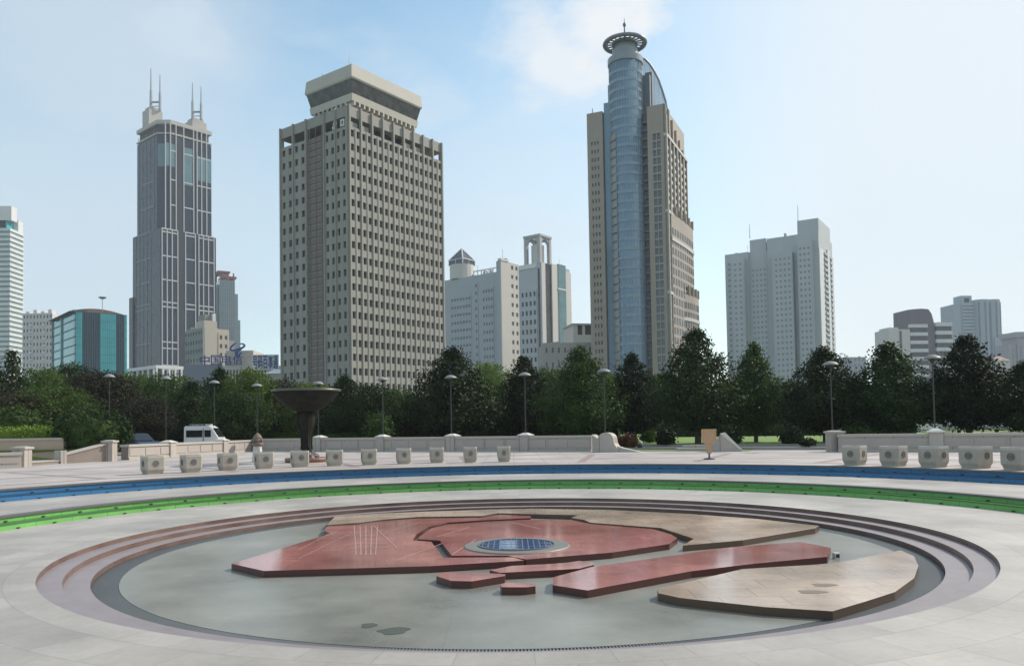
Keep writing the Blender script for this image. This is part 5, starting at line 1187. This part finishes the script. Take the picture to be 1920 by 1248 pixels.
# ------------------------------------------------------------------ bronze bowl on its stem
Yb = 35.0; P = at(575, 860, Yb); bo = empty('bronze_bowl', (P.x, P.y, ZP)); bo.scale = (.94, .94, 1); tag(bo, 'big dark bronze bowl on a flared stem rising from a rocky base', 'fountain sculpture')
k = Yb / F; zr = lambda y: zz(575, y, Yb) - ZP
bronze = mat('dark_bronze', (.034, .036, .028), .75, (.012, .012, .010), 3, .9, metal=0, spec=.08, bump=.5, bscale=10)
zt_ = zr(731); 
MB().lathe([(.005, zt_ - .62), (.5, zt_ - .58), (1.0, zt_ - .35), (1.46, zt_ - .04), (1.50, zt_), (1.56, zt_), (1.56, zt_ - .05), (1.42, zt_ - .26), (1.18, zt_ - .50), (.95, zt_ - .70), (.68, zt_ - .86), (.44, zt_ - .95), (.005, zt_ - .96)], 40).build('bowl', bronze, bo, True)
st = MB(); zb_ = zr(842)
prof = [(.30, zt_ - .93), (.39, zt_ - 1.05), (.40, zt_ - 1.25), (.36, zt_ - 1.5), (.28, zt_ - 1.75), (.22, zt_ - 2.0), (.20, zb_ + .2), (.23, zb_), (.25, .1)]
st.lathe(prof, 20)
for i in range(4):                                        # raised ribs up the stem
    a = 2 * math.pi * i / 4 + .5; st.tube([((r + .02) * math.cos(a), (r + .02) * math.sin(a), z) for r, z in prof[:-1]], .05, 6)
st.build('stem', bronze, bo, True)
MB().lathe([(1.58, zt_ - .08), (1.60, zt_ - .05), (1.60, zt_ + .01), (1.55, zt_ + .02), (1.52, zt_ + .005)], 40).build('rim_band', mat('worn_bronze', (.12, .12, .105), .4, metal=.4), bo, True)
rk = MB(); rn = random.Random(5)
def rock(mb, c, r, rn):
    o = len(mb.v); n, mrow = 8, 5
    mb.lathe([(max(.01, r * math.sin(math.pi * i / mrow) * rn.uniform(.8, 1.15)), -r * .7 * math.cos(math.pi * i / mrow)) for i in range(mrow + 1)], n, c)
    for i in range(o, len(mb.v)): x, y, z = mb.v[i]; mb.v[i] = (x + rn.uniform(-.04, .04), y + rn.uniform(-.04, .04), z + rn.uniform(-.03, .03))
for i in range(26):
    a, r = rn.uniform(0, 6.283), rn.uniform(.1, .75); rock(rk, (r * math.cos(a), r * math.sin(a), .06 + (.8 - r) * .42), rn.uniform(.12, .22), rn)
rk.build('rocks', mat('wet_rock', (.10, .08, .075), .5, (.16, .13, .12), 3, .9), bo)
MB().lathe([(.9, 0), (.97, .0), (1.0, .16), (.94, .2), (.86, .16), (.84, .05)], 40).build('basin_rim', mat('red_brown_stone', (.24, .105, .07), .45, (.17, .075, .055), 3), bo, True)
# carved stone post left of it
P = G(483, 866, ZP); cp = empty('carved_post', P); tag(cp, 'pale stone post with a brown carved top left of the bronze bowl', 'carved post')
MB().taper([(-.2, -.2), (.2, -.2), (.2, .2), (-.2, .2)], 0, [(-.14, -.14), (.14, -.14), (.14, .14), (-.14, .14)], .72).build('shaft', capm, cp)
b_ = mat('brown_carving', (.16, .11, .085), .8, (.24, .19, .155), 9)
c_ = MB().lathe([(.2, .72), (.26, .78), (.25, .86), (.15, .9), (.2, 1.0), (.21, 1.1), (.13, 1.22), (.05, 1.3), (.005, 1.32)], 14)
for i in range(5): a = 2 * math.pi * i / 5; c_.ball((.17 * math.cos(a), .17 * math.sin(a), .98), .09, 8)
c_.build('finial', b_, cp)
# ------------------------------------------------------------------ orange notice on its stand
P = G(1330, 861, ZP); no = empty('notice_stand', P, .12); tag(no, 'orange wooden notice board on a tapered stand with a dark foot, on the far plaza', 'sign stand')
k = P.y / F; zq = lambda y: zz(1330, y, P.y) - ZP
wood = mat('orange_wood', (.47, .31, .19), .55, (.39, .24, .14), 5, .9, stretch=(4, 1, .6))
xz_prism(MB(), [(-.29, zq(805)), (.29, zq(805)), (.285, zq(825)), (.12, zq(834)), (-.12, zq(834)), (-.285, zq(825))], -.03, .03).build('board', wood, no)
xz_prism(MB(), [(-.11, zq(834) + .02), (.11, zq(834) + .02), (.075, zq(850)), (-.075, zq(850))], -.05, .05).build('stem', wood, no)
MB().box(-.30, .30, -.045, -.031, zq(806.5), zq(805) + .02).box(-.29, -.26, -.045, -.031, zq(825), zq(806.6)).box(.26, .29, -.045, -.031, zq(825), zq(806.6)).build('frame', mat('light_wood', (.55, .35, .18), .5), no)
MB().tube([(0, 0, .05), (0, 0, zq(849))], .035, 8).build('pole', pole, no)
MB().lathe([(.005, .07), (.1, .065), (.22, .03), (.23, 0)], 20).build('foot', pole, no)
# ------------------------------------------------------------------ litter bin by the scroll end
P = G(1200, 840, ZP); lb = empty('litter_bin', P); tag(lb, 'small dark bin with a white domed top at the edge of the path', 'litter bin')
MB().lathe([(.13, 0), (.16, .03), (.17, .24), (.155, .25)], 16).build('body', mat('dark_plastic', (.03, .032, .035), .5), lb, True)
MB().lathe([(.18, .25), (.18, .3), (.13, .40), (.005, .44)], 16).build('lid', lampw, lb, True)
# ------------------------------------------------------------------ vehicles
tyre = mat('tyre_rubber', (.025, .025, .025), .85); carglass = glass('car_glass', (.02, .025, .03), .06); hub_ = mat('wheel_rim', (.4, .4, .41), .35, metal=.7)
lightm = mat('headlight_glass', (.6, .6, .58), .12); redl = mat('tail_light', (.3, .02, .015), .2)
def wheels(o, xs, w, r):
    for x in xs:
        for s in (-1, 1):
            t = MB(); n = 16
            t.tube([(x, s * w - s * .1, r), (x, s * w + s * .08, r)], r, n); tt = t.build('wheel', tyre, o)
            MB().tube([(x, s * w + s * .081, r), (x, s * w + s * .1, r)], r * .6, 12).build('rim', hub_, tt)
def prof_body(mb, prof, w, inset=0.0):
    """side profile (x, z) extruded across the width with narrower shoulders"""
    n = len(prof); P = []
    for s in (-1, 1): P += [(x, s * (w - (inset if z > .85 else 0)), z) for x, z in prof]
    return mb.add(P, [tuple(range(n))[::-1], tuple(range(n, 2 * n))] + [(i, (i + 1) % n, n + (i + 1) % n, n + i) for i in range(n)])
def make_car(paint, label, loc, rz, group=None):
    o = empty('parked_car', loc, rz); tag(o, label, 'car', group)
    body = [(-2.15, .28), (2.15, .28), (2.2, .55), (2.12, .72), (1.15, .90), (-1.55, .92), (-2.12, .86), (-2.2, .6)]
    prof_body(MB(), body, .86).build('body', paint, o)
    prof_body(MB(), [(1.1, .88), (.45, 1.38), (.2, 1.42), (-.85, 1.42), (-1.6, .9)], .78, .08).build('cabin', paint, o)
    g = MB()
    for s in (-1, 1):
        for poly in ([(.85, .94), (.42, 1.32), (-.15, 1.35), (-.15, .94)], [(-.25, .94), (-.25, 1.35), (-.82, 1.34), (-1.3, .96)]):
            n = len(poly); q0, q1 = s * .70, s * .745
            g.add([(x, s * (.705 if z > .85 else .78), z) for x, z in poly] + [(x, s * (.72 if z > .85 else .8), z) for x, z in poly], [tuple(range(n)), tuple(range(2 * n - 1, n - 1, -1))] + [(i, n + i, n + (i + 1) % n, (i + 1) % n) for i in range(n)])
    g.build('side_window', carglass, o)
    w_ = MB(); w_.hexa([(1.04, -.64, .955), (1.04, .64, .955), (.50, .60, 1.365), (.50, -.60, 1.365), (1.07, -.64, .965), (1.07, .64, .965), (.53, .60, 1.375), (.53, -.60, 1.375)]); w_.build('windscreen', carglass, o)
    wheels(o, (-1.35, 1.35), .78, .31)
    for s in (-1, 1): MB().box(2.1, 2.2, s * .62 - .16, s * .62 + .16, .56, .68).build('headlight', lightm, o); MB().box(-2.215, -2.12, s * .62 - .15, s * .62 + .15, .66, .8).build('tail_light', redl, o)
    return o
GC = 'silver cars parked under the trees on the right'
silver = mat('silver_paint', (.42, .43, .44), .28, (.4, .41, .42), 1, metal=.45); white = mat('white_car_paint', (.7, .7, .69), .3); navy = mat('navy_paint', (.03, .05, .10), .25)
for (px, Y, pt, rz, lab) in ((1733, 92, white, .15, 'white car under the trees, leftmost behind the right-hand wall'), (1782, 84, silver, 1.1, 'silver car parked end-on right of the slim lamp, behind the wall'), (1845, 96, silver, .1, 'silver car parked sideways under the tall dark tree on the right'), (1897, 82, silver, .5, 'silver car parked nearest the right edge, behind the wall'), (1545, 104, white, .05, 'pale car far back under the trees before the residential slab'), (1330, 108, silver, 0, 'silver car far back on the left of the orange sign, beyond the lawn')):
    p = base(px, Y); make_car(pt, lab, (p[0], p[1], ZP + .02), rz, GC)
p = base(252, 52); make_car(navy, 'dark blue car whose windscreen shows over the left end of the cream wall', (p[0], p[1], ZP - .35 + .3), -.5)
# van
p = base(388, 56); vn_ = empty('parked_van', (p[0], p[1], ZP + .0), 0.06); tag(vn_, 'white van with dark windows and roof fittings parked behind the cream wall', 'van')
sv = 56 / F; x0, x1 = -35 * sv, 27 * sv; zT = zz(385, 798, 56) - ZP
mb = MB(); prof_body(mb, [(x0, .35), (x1 + .1, .35), (x1 + .15, .7), (x1, 1.0), (x1 - .45, zT - .15), (x1 - .7, zT), (x0 + .1, zT), (x0, zT - .1)], .82, .06); mb.build('body', white, vn_)
wz0, wz1 = zz(385, 819, 56) - ZP, zz(385, 806, 56) - ZP
MB().box(x0 + .15, x0 + 1.25, -.8, -.775, wz0, wz1).build('side_window', carglass, vn_); MB().box(x0 + .15, x0 + 1.25, .775, .8, wz0, wz1).build('side_window', carglass, vn_)
MB().box(x0 + 1.4, x1 - .5, -.8, -.775, wz0, wz1).build('door_window', carglass, vn_); MB().box(x0 + 1.4, x1 - .5, .775, .8, wz0, wz1).build('door_window', carglass, vn_)
MB().hexa([(x1 + .01, -.66, 1.03), (x1 + .01, .66, 1.03), (x1 - .42, .62, zT - .18), (x1 - .42, -.62, zT - .18), (x1 + .04, -.66, 1.05), (x1 + .04, .66, 1.05), (x1 - .39, .62, zT - .16), (x1 - .39, -.62, zT - .16)]).build('windscreen', carglass, vn_)
rk_ = MB()
for y in (-.6, .6): rk_.tube([(x0 + .3, y, zT + .1), (x1 - 1.0, y, zT + .1)], .025, 6)
for x in (x0 + .5, x0 + 1.2, x1 - 1.1): rk_.tube([(x, -.6, zT + .09), (x, .6, zT + .09)], .02, 6).tube([(x, -.6, zT - .01), (x, -.6, zT + .1)], .02, 5).tube([(x, .6, zT - .01), (x, .6, zT + .1)], .02, 5)
rk_.build('roof_rack', metal, vn_); MB().box(x1 - .98, x1 - .75, -.45, .45, zT - .01, zT + .12).build('roof_light', lightm, vn_)
MB().box(x0 + 1.31, x0 + 1.34, -.835, -.8, .45, zT - .2).build('door_seam', tyre, vn_)
wheels(vn_, (x0 + .55, x1 - .5), .74, .3)
# ------------------------------------------------------------------ daylight
SUN_AZ, SUN_EL = R(28), R(38)                            # from +x towards +y
sd = bpy.data.lights.new('sun', 'SUN'); sd.energy = 4.7; sd.angle = R(0.6); sd.color = (1.0, 0.935, 0.84)
so = bpy.data.objects.new('sun', sd); COL.objects.link(so); so.location = (60, 30, 400)
sv = Vector((math.cos(SUN_EL) * math.cos(SUN_AZ), math.cos(SUN_EL) * math.sin(SUN_AZ), math.sin(SUN_EL)))
so.rotation_euler = (-sv).to_track_quat('-Z', 'Y').to_euler()
W = bpy.data.worlds.new('World'); scene.world = W; W.use_nodes = True
nt = W.node_tree; N = nt.nodes; L = nt.links; bg = N['Background']
sky = N.new('ShaderNodeTexSky'); sky.sky_type = 'NISHITA'; sky.sun_disc = False
sky.sun_elevation = SUN_EL; sky.sun_rotation = R(90) - SUN_AZ; sky.air_density = 1.0; sky.dust_density = 0.6; sky.ozone_density = 1.0
bg.inputs['Strength'].default_value = 0.126
tc = N.new('ShaderNodeTexCoord'); sep = N.new('ShaderNodeSeparateXYZ'); L.new(tc.outputs['Generated'], sep.inputs[0])
def math_(op, a, b=None, c=None):
    n = N.new('ShaderNodeMath'); n.operation = op
    for i, v in enumerate((a, b, c)):
        if v is None: continue
        if isinstance(v, (int, float)): n.inputs[i].default_value = v
        else: L.new(v, n.inputs[i])
    return n.outputs[0]
def rng(v, a, b, c=0.0, d=1.0, smooth=True):
    n = N.new('ShaderNodeMapRange'); n.interpolation_type = 'SMOOTHSTEP' if smooth else 'LINEAR'
    n.inputs[1].default_value = a; n.inputs[2].default_value = b; n.inputs[3].default_value = c; n.inputs[4].default_value = d
    L.new(v, n.inputs[0]); return n.outputs[0]
def noise(scale, det, stretch):
    mp = N.new('ShaderNodeMapping'); mp.inputs['Scale'].default_value = stretch; L.new(tc.outputs['Generated'], mp.inputs[0])
    n = N.new('ShaderNodeTexNoise'); n.inputs['Scale'].default_value = scale; n.inputs['Detail'].default_value = det; n.inputs['Roughness'].default_value = 0.55
    L.new(mp.outputs[0], n.inputs['Vector']); return n.outputs[0]
n1 = noise(3.2, 6, (1, 1, 2.4)); n2 = noise(9, 6, (1, 1, 1.6))
def patch(px, py, r0, r1, wob=0.16):                      # a bank of cloud in one part of the sky, ragged by noise
    d = ray(px, py).normalized(); dp = N.new('ShaderNodeVectorMath'); dp.operation = 'DISTANCE'
    L.new(tc.outputs['Generated'], dp.inputs[0]); dp.inputs[1].default_value = d
    w = math_('MULTIPLY_ADD', math_('SUBTRACT', n2, 0.5), wob, dp.outputs['Value'])
    w = math_('MULTIPLY_ADD', math_('SUBTRACT', n1, 0.5), wob, w)
    return rng(w, r0, r1, 1.0, 0.0)
thin = rng(n1, 0.42, 0.72, 0.0, 0.62)
veil = rng(sep.outputs[0], 0.02, 0.42, 0.0, 0.92)
veill = rng(sep.outputs[0], -0.16, -0.5, 0.0, 0.55)
cl = math_('MAXIMUM', math_('MAXIMUM', thin, veil), veill)
for (px, py, r0, r1, k) in ((200, 90, 0.04, 0.26, 0.75), (330, 40, 0.0, 0.10, 0.85), (1130, 60, 0.0, 0.10, 0.9), (1030, 110, 0.0, 0.09, 0.8), (1205, 40, 0.0, 0.06, 0.9), (1120, 190, 0.0, 0.14, 0.5), (960, 620, 0.05, 0.42, 0.85), (200, 560, 0.05, 0.45, 0.85), (480, 330, 0.0, 0.2, 0.5)):
    cl = math_('MAXIMUM', cl, math_('MULTIPLY', patch(px, py, r0, r1), k))
ccol = N.new('ShaderNodeMix'); ccol.data_type = 'RGBA'
ccol.inputs[6].default_value = (5.2, 6.1, 6.9, 1); ccol.inputs[7].default_value = (6.9, 7.4, 7.8, 1)
L.new(rng(math_('MULTIPLY_ADD', n2, 0.35, sep.outputs[0]), -0.35, 0.5), ccol.inputs[0])
wc = N.new('ShaderNodeMix'); wc.data_type = 'RGBA'; wc.inputs[7].default_value = (7.7, 7.75, 7.8, 1)
wm = math_('MAXIMUM', patch(1130, 50, 0.0, 0.10), math_('MAXIMUM', patch(1035, 100, 0.0, 0.085), patch(1205, 35, 0.0, 0.06)))
L.new(wm, wc.inputs[0]); L.new(ccol.outputs[2], wc.inputs[6])
mx = N.new('ShaderNodeMix'); mx.data_type = 'RGBA'
hs = N.new('ShaderNodeHueSaturation'); hs.inputs['Saturation'].default_value = 1.0; hs.inputs['Value'].default_value = 1.5
tn = N.new('ShaderNodeVectorMath'); tn.operation = 'MULTIPLY'; tn.inputs[1].default_value = (1.12, 1.25, 1.1); L.new(sky.outputs[0], tn.inputs[0]); L.new(tn.outputs[0], hs.inputs['Color'])
L.new(cl, mx.inputs[0]); L.new(hs.outputs[0], mx.inputs[6]); L.new(wc.outputs[2], mx.inputs[7])
L.new(mx.outputs[2], bg.inputs['Color'])
# air
HZ = True
if HZ:
    hb = MB(); hb.box(-1100, 1100, -120, 1250, -1.8, 330); ho = hb.build('haze', [], None)
    hm = bpy.data.materials.new('haze'); hm.use_nodes = True; hn = hm.node_tree
    hn.nodes.remove(hn.nodes['Principled BSDF'])
    pv = hn.nodes.new('ShaderNodeVolumePrincipled'); pv.inputs['Color'].default_value = (0.86, 0.93, 1.0, 1); pv.inputs['Density'].default_value = 0.0002
    hn.links.new(pv.outputs[0], hn.nodes['Material Output'].inputs['Volume'])
    ho.data.materials.append(hm); kind(ho, 'stuff')
vs = scene.view_settings; scene.display_settings.display_device = 'sRGB'
vs.view_transform = 'Standard'; vs.look = 'None'; vs.gamma = 1; vs.exposure = 0.0; vs.use_curve_mapping = False
scene.render.engine = 'CYCLES'; scene.cycles.use_denoising = True
scene.cycles.max_bounces = 6; scene.cycles.diffuse_bounces = 3; scene.cycles.transparent_max_bounces = 8; scene.cycles.volume_bounces = 0
scene.cycles.sample_clamp_indirect = 6.0; scene.cycles.caustics_reflective = False; scene.cycles.caustics_refractive = False
scene.render.resolution_x = 1024; scene.render.resolution_y = 665
